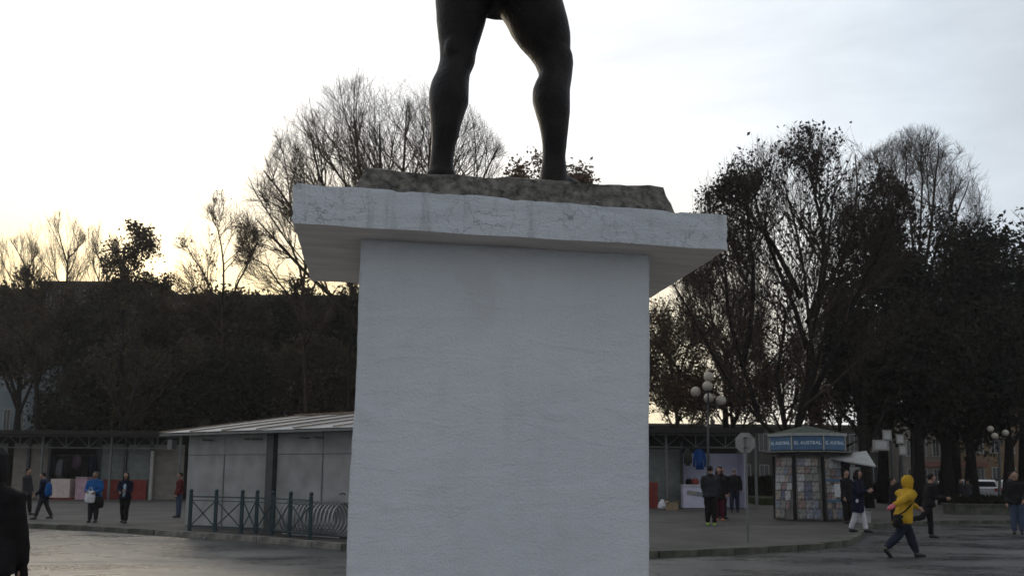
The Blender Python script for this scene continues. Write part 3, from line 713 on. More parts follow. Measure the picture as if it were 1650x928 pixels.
# -- RIGHT: the many-limbed tree
Y = 41; b = gb(1275, Y); c = crown_from_px(b, 1085, 1490, 222, 700, Y, 5.2)
LL = [[(1275, 745, 0), (1258, 708, 0), (1213, 668, 0), (1150, 588, -.3), (1108, 505, -.6), (1082, 452, -.8)],
      [(1225, 680, 0), (1195, 590, 0), (1176, 500, .2), (1165, 410, .3), (1150, 330, .5)],
      [(1275, 735, 0), (1250, 640, .8), (1262, 540, 1.2), (1268, 480, 1.4), (1225, 478, 1.6)],
      [(1275, 720, 0), (1318, 620, 0), (1302, 520, -.3), (1290, 400, -.6), (1262, 290, -.9)],
      [(1302, 660, 0), (1355, 535, .5), (1405, 440, 1), (1440, 320, 1.4)], [(1305, 645, 0), (1370, 500, -1), (1420, 400, -2), (1452, 310, -2.5)], [(1290, 480, 0), (1250, 400, -1), (1200, 330, -2), (1150, 300, -2)], [(1302, 520, .4), (1350, 430, 1.8), (1400, 330, 2.6), (1425, 270, 3)],
      [(1275, 730, 0), (1298, 645, -1), (1302, 560, -1.8), (1330, 440, -2.5), (1345, 300, -3)],
      [(1276, 715, 0), (1318, 600, 1.2), (1345, 470, 2.2), (1385, 320, 3), (1378, 250, 3.2)],
      [(1300, 560, 0), (1262, 440, 1.4), (1225, 340, 2.4), (1205, 270, 2.8)],
      [(1195, 590, 0), (1215, 480, -1.2), (1210, 380, -2), (1200, 300, -2.4)],
      [(1302, 520, 0), (1330, 420, -.6), (1318, 320, -1), (1310, 250, -1.4)]]
rg = L_([(1275, 812, 0), (1272, 760, 0), (1277, 690, 0)], Y, b)
tree('spreading_tree', 'large many-limbed tree above the kiosk with withered leaves hanging in its top', None, b, rg, .42, c, 61,
     limbs=[L_(l, Y, b) for l in LL], lv=(12, 9, 8), maxl=(4.6, 2.7, 1.5), wander=.12, up=.06, ang=.62, twig_r=.008, limb_r=.15, fuzz=.05, outb=.1,
     leaves=9000, leafsize=.2, leafm=m_leafdry, droop=1.6, leaflevel=-1, leafpick=lambda s: s[:, 2] > 5.0, spread=.35)
# -- bare twiggy tree right of it, and the one at the edge
Y = 58; b = gb(1478, Y); c = crown_from_px(b, 1350, 1605, 214, 640, Y, 5)
tree('bare_tree', 'bare fan-shaped tree with fine grey twigs above the dark evergreens on the right', 'bare winter trees', b,
     [(0, 0, 0), (0, 0, 6), (.1, 0, 9)], .3, c, 62,
     limbs=[L_([(1478, 560, 0), (1440, 430, 0), (1420, 300, 0), (1412, 250, 0)], Y, b), L_([(1480, 540, 0), (1470, 400, 1), (1462, 290, 1.4), (1458, 235, 1.5)], Y, b), L_([(1480, 520, 0), (1500, 370, 0), (1510, 280, 0), (1512, 230, 0)], Y, b),
            L_([(1480, 540, 0), (1520, 420, 1), (1548, 330, 2), (1562, 290, 2)], Y, b), L_([(1478, 540, 0), (1500, 440, -2), (1530, 350, -3), (1540, 300, -3)], Y, b), L_([(1478, 560, 0), (1450, 460, -2), (1435, 360, -3), (1430, 300, -3)], Y, b), L_([(1478, 580, 0), (1430, 470, 0), (1395, 380, 1), (1380, 320, 1)], Y, b), L_([(1480, 560, 0), (1530, 470, 0), (1570, 390, 0), (1588, 350, 0)], Y, b), L_([(1480, 540, 0), (1482, 400, -1), (1486, 290, -1), (1488, 230, -1)], Y, b)],
     lv=(12, 10, 8), maxl=(5.5, 3.4, 1.9), wander=.10, up=.03, ang=.65, outb=.05, fuzz=.04, twig_r=.0075, limb_r=.13)
Y = 74; b = gb(1660, Y); c = crown_from_px(b, 1598, 1730, 288, 560, Y, 3.4)
tree('bare_tree', 'bare pale-brown treetop at the right edge of the view', 'bare winter trees', b, [(0, 0, 0), (0, 0, 8), (.1, 0, 14)], .24, c, 63, nlimb=10, lv=(8, 7, 5), maxl=(4, 2.2, 1.2), wander=.1, up=.1, ang=.5, twig_r=.016, bark=m_bark_warm)
Y = 63; b = gb(1172, Y); c = crown_from_px(b, 1075, 1260, 262, 600, Y, 4)
tree('bare_tree', 'bare twiggy tree behind the right corner of the cap', 'bare winter trees', b, [(0, 0, 0), (0, 0, 7), (.1, 0, 11)], .26, c, 64, nlimb=10, lv=(12, 10, 8), maxl=(4.4, 2.3, 1.2), wander=.1, up=.1, ang=.65, twig_r=.014)
# -- rust-leaved trees low between plinth and kiosk
for i, (x0, x1, tp_, yy, lb, nl) in enumerate(((1030, 1150, 455, 56, 'rust-leaved tree right beside the plinth above the stall roof', 4200), (1120, 1240, 480, 60, 'rust-leaved tree behind the cluster of lamp globes', 3800),
                                    (1205, 1330, 470, 66, 'brown-leaved tree behind the central limbs of the spreading tree', 3800), (1290, 1420, 440, 70, 'brown-leaved tree right of the spreading tree trunk', 4600))):
    b = gb((x0 + x1) / 2, yy); c = crown_from_px(b, x0, x1, tp_, 770, yy)
    tree('autumn_tree', lb, 'autumn trees', b, [(0, 0, 0), (.2, 0, 4), (-.1, 0, 8)], .2, c, 70 + i, nlimb=8, lv=(9, 8, 6), maxl=(3.6, 2.0, 1.1), leaves=int(nl * 1.7), leafsize=.22, leafm=m_leafrust if i < 3 else m_leafolive, leaflevel=-2, twig_r=.014, bark=m_bark_warm, spread=.8)
# -- the dark evergreens on the right
G2 = 'dark evergreens on the right'
dense(1345, 1500, 368, 52, 81, 'dark evergreen right of the spreading tree, partly behind its limbs', 30000, ls=.32, bot=790, grp=G2)
dense(1455, 1625, 338, 56, 82, 'tallest dark evergreen on the right with a rounded top', 34000, ls=.32, bot=790, grp=G2)
dense(1560, 1740, 352, 54, 83, 'dark evergreen at the right edge of the view', 30000, ls=.32, bot=790, grp=G2)
dense(1400, 1560, 500, 47, 84, 'lower dark evergreen above the notice boards', 16000, ls=.28, bot=745, grp=G2)
dense(1530, 1720, 500, 49, 85, 'lower dark evergreen above the street lamps at the right', 16000, ls=.28, bot=745, grp=G2)
for px, yy, lb in ((1392, 44, 'dark tree trunk behind the kiosk awning'), (1525, 50, 'thick dark tree trunk left of the white hatchback'), (1565, 53, 'dark tree trunk between the two white cars')):
    b = gb(px, yy); c = ((0, 0, 7), (2.4, 2.4, 3.0))
    tree('dense_tree', lb, G2, b, [(0, 0, 0), (.1, 0, 3), (-.1, 0, 6)], .38, c, int(px), nlimb=6, lv=(6, 5, 4), maxl=(2, 1.2, .8), leaves=2500, leafsize=.36, leafm=m_leafdark, leaflevel=-2)
# ================================================================ FAR BUILDINGS
m_block = mat('dark_rendered_block', (.05, .047, .042), .9, scale=.5, col2=(.085, .08, .07), spec=.1)
m_grey = mat('blue_grey_render', (.17, .21, .23), .85, scale=.6, col2=(.25, .29, .31), spec=.2)
m_glass = mat('dark_window_glass', (.02, .024, .028), .18, spec=.6)
m_frame = mat('pale_window_frame', (.35, .34, .32), .6)
m_ochre = mat('ochre_render', (.15, .10, .06), .85, scale=1, col2=(.21, .15, .09), spec=.2)
m_cream = mat('cream_render', (.19, .17, .14), .85, scale=1, spec=.2)
m_roofred = mat('dull_red_fascia', (.16, .06, .04), .8)
def block(name, label, px0, px1, topy, Y, depth, wallm, rows, cols, wm=m_glass, base_floor=0, ww=.5, hh=.55, roof=True, group=None):
    a_, b_ = at(px0, topy, Y), at(px1, topy, Y)
    H_ = (a_.z + b_.z) / 2; w_ = b_.x - a_.x
    t_ = thing(name, label, 'building', ((a_.x + b_.x) / 2, Y, .12), 0, group); H_ -= .12
    MB().box((0, depth / 2, H_ / 2), (w_, depth, H_)).build('wall', wallm, t_)
    if roof: MB().box((0, depth / 2 - .15, H_ + .16), (w_ + .5, depth + .6, .3)).build('roof', m_block, t_)
    fh = H_ / rows; cw = w_ / cols; shared = None
    for r_ in range(rows):
        for c in range(cols):
            x = -w_ / 2 + cw * (c + .5); z = fh * (r_ + .52)
            if shared is None:
                A, B = cw * ww, fh * hh
                fr = MB().box((0, -.03, B / 2), (A + .12, .08, .07)).box((0, -.03, -B / 2), (A + .24, .16, .07)).box((-A / 2, -.03, 0), (.07, .078, B)).box((A / 2, -.03, 0), (.07, .078, B)).box((0, -.03, 0), (.05, .07, B)).mesh('window', m_frame)
                pn = MB().box((0, -.012, 0), (A, .02, B)).mesh('pane', wm); shared = (fr, pn)
            o_ = link('window', shared[0], t_, (x, 0, z)); link('pane', shared[1], o_)
    return t_
block('apartment_block', 'long dark flat-roofed block behind the trees at the left edge', -260, 62, 470, 98, 14, m_block, 6, 9)
block('apartment_block', 'flat-topped dark block behind the drooping leafy tree on the left', 64, 252, 459, 92, 14, m_block, 7, 7)
block('apartment_block', 'lower dark block behind the dense trees left of the plinth', 256, 1030, 482, 96, 14, m_block, 6, 24)
gb_ = block('office_building', 'blue-grey low building seen through the trees above the stall at the far left', -120, 52, 575, 74, 9, m_grey, 3, 8)
t2 = gb_; MB().box((0, -.14, 4.05), (12.5, .25, .8)).build('fascia', m_frame, t2)
block('pale_building', 'low pale building whose roof shows as a light strip above the left stalls', 62, 165, 683, 64, 6, m_frame, 1, 6, roof=False)
block('shop_building', 'ochre shop building far behind the trees at the right edge', 1560, 1760, 640, 92, 10, m_ochre, 3, 8)
block('shop_building', 'cream shop building far behind between the tree trunks on the right', 1452, 1556, 655, 96, 10, m_cream, 3, 5)
block('shop_building', 'dark far building behind the kiosk and rust-leaved trees', 1040, 1448, 688, 100, 10, m_block, 2, 14)
t_ = thing('shop_awning', 'dull red shop awning on the far building right of the thick trunk', 'awning', tuple(at(1535, 748, 91)))
MB().box((0, 0, 0), (7, 1.4, .5)).build('canvas', m_roofred, t_); MB().box((0, .1, -.35), (7, .08, .2)).build('valance', m_cream, t_)

# ================================================================ MARKET STALLS
m_roofdark = mat('dark_stall_roof', (.03, .028, .027), .8, scale=2, spec=.2)
m_steel = mat('dull_painted_steel', (.15, .155, .15), .55, scale=4, spec=.4)
m_steeld = mat('dark_painted_steel', (.05, .053, .056), .5, scale=4, spec=.4)
m_shut = mat('grey_green_shutter', (.16, .18, .17), .65, scale=3, col2=(.22, .24, .225), spec=.3)
m_shutb = mat('beige_shutter', (.20, .185, .16), .7, scale=3, col2=(.26, .24, .21), spec=.3)
m_redp = mat('dull_red_panel', (.17, .03, .025), .7, scale=3, col2=(.24, .05, .04), spec=.3)
m_black = mat('black_post_and_shade', (.012, .012, .013), .9)  # black of the kiosk posts, also painted shade in its doorway
m_tableau = mat('pale_printed_cloth', (.50, .42, .38), .8, scale=5, col2=(.62, .52, .47))
m_lilac = mat('lilac_white_panel', (.42, .42, .55), .7, scale=2, col2=(.52, .52, .66))
m_plastic = mat('white_plastic', (.6, .6, .62), .5, scale=9)
m_card = mat('cardboard', (.30, .22, .14), .85, scale=5)
def shutter(parent, x0, x1, y, z0, z1, m, name='shutter'):
    """roller shutter: one ribbed sheet"""
    v = []; nz = max(6, int((z1 - z0) / .09)); f = []
    for i in range(nz * 2 + 1):
        z = z0 + (z1 - z0) * i / (nz * 2); yy = y + (.012 if i % 2 else -.012)
        v += [(x0, yy, z), (x1, yy, z)]
    f = [(2 * i, 2 * i + 1, 2 * i + 3, 2 * i + 2) for i in range(nz * 2)]
    return MB().add(v, f).build(name, m, parent)
def gallery(name, label, pxa, pxb, topy, Y, depth, bay, ncols_panel):
    a_, b_ = at(pxa, topy, Y), at(pxb, topy, Y); H_ = (a_.z + b_.z) / 2 - .12; w_ = b_.x - a_.x
    t_ = thing(name, label, 'market stall', (a_.x, Y, .12))
    MB().box((w_ / 2, depth / 2 - .4, H_ - .10), (w_ + .3, depth + 1.0, .14)).build('roof', m_roofdark, t_)
    MB().box((w_ / 2, -.92, H_ - .13), (w_ + .34, .05, .26)).build('fascia', m_roofdark, t_)
    zt = H_ - .28; zb = H_ - .92
    MB().box((w_ / 2, 0, zt), (w_, .07, .07)).build('beam', m_steel, t_)
    MB().box((w_ / 2, 0, zb), (w_, .07, .06)).build('beam', m_steel, t_)
    nb = int(round(w_ / bay)); bw = w_ / nb
    post = MB().box((0, 0, H_ / 2 - .1), (.11, .11, H_ - .2)).mesh('post', m_steel)
    stud = MB().box((0, 0, (zt + zb) / 2), (.05, .05, zt - zb - .06)).mesh('stud', m_steel)
    br1 = MB().beam((.03, 0, zb + .04), (bw / 2 - .03, 0, zt - .04), .035).mesh('brace', m_steel)
    br2 = MB().beam((bw / 2 + .03, 0, zt - .04), (bw - .03, 0, zb + .04), .035).mesh('brace', m_steel)
    for i in range(nb + 1):
        if i % 3 == 0: link('post', post, t_, (i * bw, 0, 0))
        else: link('stud', stud, t_, (i * bw, 0, 0))
        if i < nb: link('brace', br1, t_, (i * bw, 0, 0)); link('brace', br2, t_, (i * bw, 0, 0))
    MB().box((w_ / 2, depth, H_ / 2 - .1), (w_, .1, H_ - .2)).build('back_wall', m_block, t_)
    return t_, a_.x, w_, H_
gl, gx, gw, gH = gallery('market_gallery', 'long open-fronted market gallery with a dark roof and lattice beam on the left', -150, 292, 694, 47, 3.2, 1.3, 0)
def lx(px, Y=47.6): return at(px, 760, Y).x - gx
def lz(py, px=100, Y=47.6): return at(px, py, Y).z - .12
zs0 = lz(722)
cols = [(-140, -60, m_shutb), (-55, 10, m_shut), (20, 44, m_shutb), (48, 78, m_shutb), (162, 200, m_shut), (204, 242, m_shut), (246, 296, m_shutb)]
for x0, x1, m_ in cols:
    shutter(gl, lx(x0), lx(x1), .6, .02, zs0 + .25, m_)
for x0, x1 in ((170, 198), (206, 239), (-50, 5)):
    MB().box(((lx(x0) + lx(x1)) / 2, .5, .55), (lx(x1) - lx(x0), .08, 1.1)).build('red_panel', m_redp, gl)
for x in (46, 80, 160, 202, 244): MB().box((lx(x), .52, gH / 2 - .15), (.14, .14, gH - .4)).build('post', m_steeld, gl)
MB().box((lx(248), .3, (lz(725)) / 2), (.16, .16, lz(725))).build('white_post', m_frame, gl)
# goods on the open stall
px_, Yt = 101, 46.6
p = G(100, 812); t_ = thing('display_table', 'market table with pale pink cloth over a red base, in the left open stall', 'table', (at(101, 800, Yt).x, Yt, .12))
w_ = at(117, 800, Yt).x - at(86, 800, Yt).x; z1 = at(101, 771, Yt).z - .12; z0 = at(101, 801, Yt).z - .12
MB().box((0, 0, (z1 + z0) / 2), (w_, .7, z1 - z0)).build('cloth', m_tableau, t_); MB().box((.1, .02, z0 / 2), (w_ + .2, .6, z0 - .004)).build('base', m_redp, t_)
t_ = thing('display_table', 'small stall table under a pinkish cloth behind the person in the bright blue jacket', 'table', (at(134, 800, 46.4).x, 46.4, .12))
MB().box((0, 0, .62), (.62, .6, 1.2)).build('cloth', mat('pink_cloth', (.42, .28, .33), .85, scale=4), t_); MB().box((0, 0, 1.235), (.68, .66, .03)).build('table_top', m_frame, t_)
def garment(name, label, px, py0, py1, wpx, Y, m, group=None, sleeves=True):
    """a jacket or shirt hung from a rail"""
    c = at(px, py0, Y); z1_ = c.z; z0_ = at(px, py1, Y).z; w2 = (at(px + wpx / 2, py0, Y).x - at(px - wpx / 2, py0, Y).x) / 2; h = z1_ - z0_
    t_ = thing(name, label, 'garment', (c.x, Y, z0_), random.uniform(-.2, .2), group)
    mb = MB().rings([((0, 0, 0), w2 * .74, .08), ((0, 0, h * .4), w2 * .68, .07), ((0, 0, h * .78), w2 * .8, .06), ((0, 0, h * .93), w2 * .85, .04), ((0, 0, h), w2 * .3, .04)], 12)
    mb.build('cloth', m, t_, smooth=True)
    if sleeves:
        for s in (-1, 1): MB().tube([(s * w2 * .75, 0, h * .86), (s * w2 * .98, 0, h * .5), (s * w2 * 1.0, 0, h * .12)], [.07, .065, .05], 8).build('sleeve', m, t_, smooth=True)
    MB().tube([(-w2 * .5, 0, h * .97), (0, 0, h * 1.05), (w2 * .5, 0, h * .97)], .012, 5).build('hanger', m_steeld, t_)
m_navy = mat('navy_cloth', (.012, .014, .03), .85, scale=6); m_blk = mat('black_cloth', (.012, .011, .012), .85, scale=6, col2=(.02, .019, .02))
m_blue = mat('blue_cloth', (.012, .045, .17), .75, scale=5, col2=(.02, .07, .24)); m_greyc = mat('grey_cloth', (.09, .09, .10), .85, scale=6)
m_purple = mat('faded_mauve_cloth', (.06, .035, .05), .85, scale=6)
for i, (px, y0, y1, w_, m_, lb) in enumerate(((88, 738, 770, 10, m_blk, 'black garment hanging leftmost in the open stall above the pale table'), (98, 740, 771, 10, m_greyc, 'grey garment hanging second from the left above the pale table'),
        (108, 738, 770, 10, m_blk, 'black garment hanging at the right end above the pale table'), (125, 732, 756, 11, m_purple, 'mauve garment hung high right of the pale table'),
        (136, 745, 775, 12, m_blk, 'black garment hanging just behind the head of the person in bright blue'), (149, 735, 762, 12, m_navy, 'navy garment hanging at the right post of the open stall'))):
    garment('hanging_garment', lb, px, y0, y1, w_, 47.2, m_, 'garments hanging in the open left stall')
t_ = thing('clothes_rail', 'dark rail carrying garments across the open left stall', 'rail', (at(118, 738, 47.2).x, 47.2, at(118, 733, 47.2).z))
MB().tube([(-1.35, 0, 0), (1.35, 0, 0)], .02, 6).build('bar', m_steeld, t_); 
for s in (-1.3, 1.3): MB().tube([(s, 0, .02), (s, 0, .75)], .014, 5).build('hook', m_steeld, t_)
# -- right-hand gallery
gr, rx_, rw, rH = gallery('market_gallery', 'open market gallery with a lattice beam running right from the plinth', 930, 1216, 690, 41.5, 3.4, 1.45, 0)
def qx(px, Y=42.2): return at(px, 760, Y).x - rx_
for x0, x1, m_ in ((935, 1030, m_shut), (1036, 1096, m_shut)):
    shutter(gr, qx(x0), qx(x1), .7, .02, rH - 1.0, m_)
MB().box((qx(1098), .62, rH / 2 - .3), (.13, .13, rH - .6)).build('post', m_steeld, gr)
MB().box(((qx(1102) + qx(1196)) / 2, 1.5, 1.35), (qx(1196) - qx(1102), .06, 2.7)).build('lilac_back_panel', m_lilac, gr)
MB().box((qx(1197), .9, 1.35), (.08, 1.2, 2.7)).build('side_panel', m_lilac, gr)
p = at(1052, 800, 41.2); t_ = thing('vendor_cabinet', 'dull red cabinet at the foot of the shutter right beside the plinth', 'cabinet', (p.x, 41.2, .12))
MB().box((0, 0, .62), (.42, .45, 1.24)).build('cabinet_body', m_redp, t_); MB().box((0, -.235, .62), (.34, .02, 1.1)).build('cabinet_door', m_redp, t_); MB().box((.12, -.26, .7), (.03, .03, .14)).build('handle', m_steel, t_)
p = G(1067, 820); t_ = thing('plastic_bag', 'white plastic bag slumped on the pavement beside the red cabinet', 'bag', p)
bm_ = MB().rings([((0, 0, .0), .16, .13), ((0, 0, .12), .22, .17), ((.02, 0, .28), .19, .14), ((.0, 0, .38), .08, .06), ((.03, 0, .46), .12, .05)], 12)
link('bag_body', remeshed(bm_, 'bag_body', m_plastic, .03, 2, .02, 9), t_)
p = G(1083, 821); t_ = thing('cardboard_box', 'open cardboard box on the pavement beside the white plastic bag', 'box', p, .2)
MB().box((0, 0, .17), (.46, .36, .34)).build('box_body', m_card, t_)
for s in (-1, 1): MB().box((s * .27, 0, .36), (.16, .36, .012), M=Matrix.Rotation(s * .6, 3, 'Y')).build('flap', m_card, t_)
Yc = 40.9; xa, xb = at(1101, 800, Yc).x, at(1141, 800, Yc).x; zt = at(1120, 781, Yc).z - .12
t_ = thing('vendor_counter', 'white-fronted vendor counter with a printed strip, behind the standing group on the right', 'counter', ((xa + xb) / 2, Yc, .12))
MB().box((0, .3, zt / 2), (xb - xa, .6, zt - .06)).build('counter_body', mat('lilac_white_cloth', (.48, .48, .60), .75, scale=3, col2=(.56, .56, .68)), t_)
MB().box((0, .3, zt - .01), (xb - xa + .08, .7, .05)).build('counter_top', m_plastic, t_)
m_print = mat('printed_strip', (.10, .16, .26), .6, scale=6, col2=(.34, .30, .16))
MB().box((-.02, -.012, zt * .64), ((xb - xa) * .66, .02, .2), M=Matrix.Rotation(.12, 3, 'Y')).build('printed_strip', m_print, t_)
for px, w_, m_, lb in ((1110, .30, m_blk, 'black holdall on the vendor counter, left of the red one'), (1120, .36, m_redp, 'dark red holdall on the vendor counter beside the black one')):
    p = at(px, 781, Yc + .3); t_ = thing('holdall', lb, 'bag', (p.x, Yc + .3, .12 + zt + .02))
    MB().rings([((0, 0, 0), w_ * .5, .13), ((0, 0, .12), w_ * .54, .15), ((0, 0, .24), w_ * .46, .12), ((0, 0, .28), w_ * .3, .06)], 12).build('bag_body', m_, t_, smooth=True)
    MB().tube([(-.09, 0, .26), (-.05, 0, .37), (.05, 0, .37), (.09, 0, .26)], .012, 6).build('handle', m_blk, t_)
garment('hanging_jacket', 'bright blue jacket hanging at the top of the lilac stall, right of the plinth', 1127, 723, 756, 19, 41.2, m_blue)
garment('hanging_garment', 'dark olive garment hanging left of the bright blue jacket', 1108, 722, 750, 10, 41.25, mat('olive_cloth', (.03, .035, .025), .85, scale=6))
t_ = thing('clothes_rail', 'thin rail carrying the blue jacket in the lilac stall', 'rail', (at(1120, 721, 41.2).x, 41.2, at(1120, 720, 41.2).z)); MB().tube([(-.65, 0, 0), (.65, 0, 0)], .018, 6).build('bar', m_steeld, t_)
for s in (-.6, .6): MB().tube([(s, 0, 0), (s, .05, .5)], .012, 5).build('hook', m_steeld, t_)

# ================================================================ THE PALE SHED
m_shed = mat('pale_grey_boarding', (.26, .26, .255), .9, scale=1.6, col2=(.38, .38, .375), bump=.3, bscale=20, spec=.2)
m_sheetm = mat('worn_white_roof_sheet', (.36, .36, .355), .55, scale=1.5, col2=(.46, .46, .455), stretch=(1, .3, 1), spec=.3)
m_rust = mat('rusty_roof_joint', (.14, .10, .07), .9, scale=6, col2=(.26, .19, .14))
A = G(299, 847); Bp = G(566, 864)
dx = (Bp - A).normalized(); sy = math.atan2(dx.y, dx.x)
shed = thing('market_shed', 'long pale grey boarded shed with a rusty white sheet roof, left of the plinth', 'shed', A, sy)
LS = 9.6; DS = 4.4
back_n = Vector((-dx.y, dx.x, 0))
He = .0
def shl(px, py): # point on the shed's front plane, in shed coordinates
    q_ = onplane(px, py, A, back_n) - A; return Vector((q_.dot(dx), 0, q_.z))
He = shl(566, 692).z; He0 = shl(299, 703).z; print('shed eave', He, He0, 'len to plinth', shl(566, 800).x)
HE = (He + He0) / 2
MB().add([(0, 0, 0), (LS, 0, 0), (LS, DS, 0), (0, DS, 0), (0, 0, HE), (LS, 0, HE), (LS, DS, 3.24), (0, DS, 3.24)], [(3, 2, 1, 0), (4, 5, 6, 7), (0, 1, 5, 4), (1, 2, 6, 5), (2, 3, 7, 6), (3, 0, 4, 7)]).build('wall', mat('shed_core_boarding', (.2, .2, .2), .9, scale=2), shed)
edges = [.0, shl(361, 800).x, shl(433, 800).x, shl(446, 800).x, shl(520, 800).x, shl(575, 800).x]
while edges[-1] + 1.25 < LS: edges.append(edges[-1] + 1.25)
zr = shl(361, 733).z
for i, (e0, e1) in enumerate(zip(edges[:-1], edges[1:])):
    if i == 2: continue
    gp = .012
    MB().box(((e0 + e1) / 2, -.015 - .003 * (i % 2), zr / 2 + .02), (e1 - e0 - gp * 2, .05, zr - .04)).build('wall_panel', m_shed, shed)
    MB().box(((e0 + e1) / 2, -.02 - .003 * (i % 2), (zr + HE) / 2), (e1 - e0 - gp * 2, .05, HE - zr - .03)).build('upper_panel', m_shed, shed)
MB().box(((edges[2] + edges[3]) / 2, -.09, HE / 2), (edges[3] - edges[2] - .05, .16, HE)).build('post', m_steeld, shed)
for x in (edges[1], edges[4]): MB().box((x, -.05, (zr + .02) / 2), (.03, .03, zr)).build('seam_strip', m_steel, shed)
for px in (345, 412, 425, 500, 523): MB().box((shl(px, 700).x, -.22, HE - .16), (.05, .40, .05)).build('rafter_end', m_steel, shed)
bx0 = shl(286, 706); MB().box((bx0.x - .1, -.1, HE - .26), (.22, .16, .28)).build('lamp_box', m_steel, shed)
# side wall boards
for i in range(5): MB().box((-.02, .44 + .88 * i, HE / 2), (.05, .86, HE - .03)).build('side_panel', m_shed, shed)
# roof sheets rise to the back
zb = 3.34; ov = .55
y0, y1 = -ov, DS + .2; z0 = HE + .05 - .0; sl_ = (zb - HE - .05) / DS
def sheet(x0, w, zoff):
    v = []; f = []; nx_ = 24
    for j in range(2):
        y = (y0 if j == 0 else y1)
        for i in range(nx_ + 1):
            x = x0 + w * i / nx_
            v.append((x, y, z0 + sl_ * (y + ov) - .0 + .004 * math.cos(i * math.pi) + zoff))
    for i in range(nx_): f.append((i, i + 1, nx_ + 2 + i, nx_ + 1 + i))
    return MB().add(v, f)
x = -.65; i = 0
while x < LS + .3:
    w_ = 1.42
    sheet(x, w_, random.uniform(-.012, .014)).build('roof_sheet', m_sheetm, shed)
    MB().beam((x, y0 - .01, z0 + .035), (x, y1, z0 + sl_ * (y1 + ov) + .03), .05 if i % 2 else .12, .03).build('roof_joint', m_rust, shed)
    x += w_ - .02; i += 1
MB().beam((-.68, y1, z0 + sl_ * (y1 + ov) + .05), (LS + .4, y1, z0 + sl_ * (y1 + ov) + .05), .12, .05).build('ridge_strip', m_rust, shed)
MB().beam((-.68, y0 + .03, z0 - .05), (LS + .4, y0 + .03, z0 - .05), .05, .06).build('eave_board', m_steel, shed)

# ================================================================ RAILING, BIKE RACK, BICYCLE
m_teal = mat('teal_green_iron', (.009, .032, .040), .5, scale=6, col2=(.015, .046, .056), spec=.5)
fp = [G(305, 855), G(346, 856.5), G(388, 859), G(412, 859.5), G(438, 862), G(466, 865), G(499, 869)]
rail = thing('railing', 'teal green iron railing with crossed bars and knobbed posts in front of the pale shed', 'railing', fp[0])
fl = [p_ - fp[0] for p_ in fp]; HR = 1.0
pm_ = MB().box((0, 0, HR / 2), (.075, .075, HR)).ball((0, 0, HR + .05), .055, 8).mesh('post', m_teal)
for p_ in fl: link('post', pm_, rail, p_)
for a_, b_ in zip(fl[:-1], fl[1:]):
    d_v = (b_ - a_).normalized(); A0 = a_ + d_v * .05; B0 = b_ - d_v * .05
    for z in (.14, .90): MB().beam(A0 + ez * z, B0 + ez * z, .035).build('rail', m_teal, rail)
    MB().beam(A0 + ez * .80, B0 + ez * .80, .022).build('rail', m_teal, rail)
    MB().beam(A0 + ez * .16, B0 + ez * .78, .022).build('cross_bar', m_teal, rail); MB().beam(A0 + ez * .78, B0 + ez * .16, .022).build('cross_bar', m_teal, rail)
m_galv = mat('galvanised_tube', (.33, .34, .35), .38, scale=5, metal=.6, col2=(.42, .43, .44))
ra = G(472, 864); rb = G(548, 867); rb.y = min(rb.y, ra.y + .1)
axis = (rb - ra); axis.z = 0; LR = axis.length + .35; axis.normalize()
axis = Vector((math.cos(-.62), math.sin(-.62), 0)); cr0 = Vector((at(466, 850, 21.5).x, 21.5, .12)) 
perp = Vector((-axis.y, axis.x, 0))
pts = []; NTn = 15; RR = .40; LR = 2.05
for i in range(NTn * 20 + 1):
    a_ = i / 20 * 2 * math.pi; pts.append(axis * (LR * i / (NTn * 20)) + perp * (RR * math.cos(a_)) + ez * (RR + .04 + RR * math.sin(a_)))
rack = thing('bicycle_rack', 'galvanised spiral bicycle rack lying between the railing and the shed', 'bike rack', cr0)
MB().tube(pts, .021, 7).build('coil', m_galv, rack, smooth=True)
for s in (-1, 1): MB().tube([perp * (s * RR * .5) + ez * .025, perp * (s * RR * .5) + axis * LR + ez * .025], .02, 6).build('ground_rail', m_galv, rack)
m_rub = mat('black_rubber', (.012, .012, .012), .8)
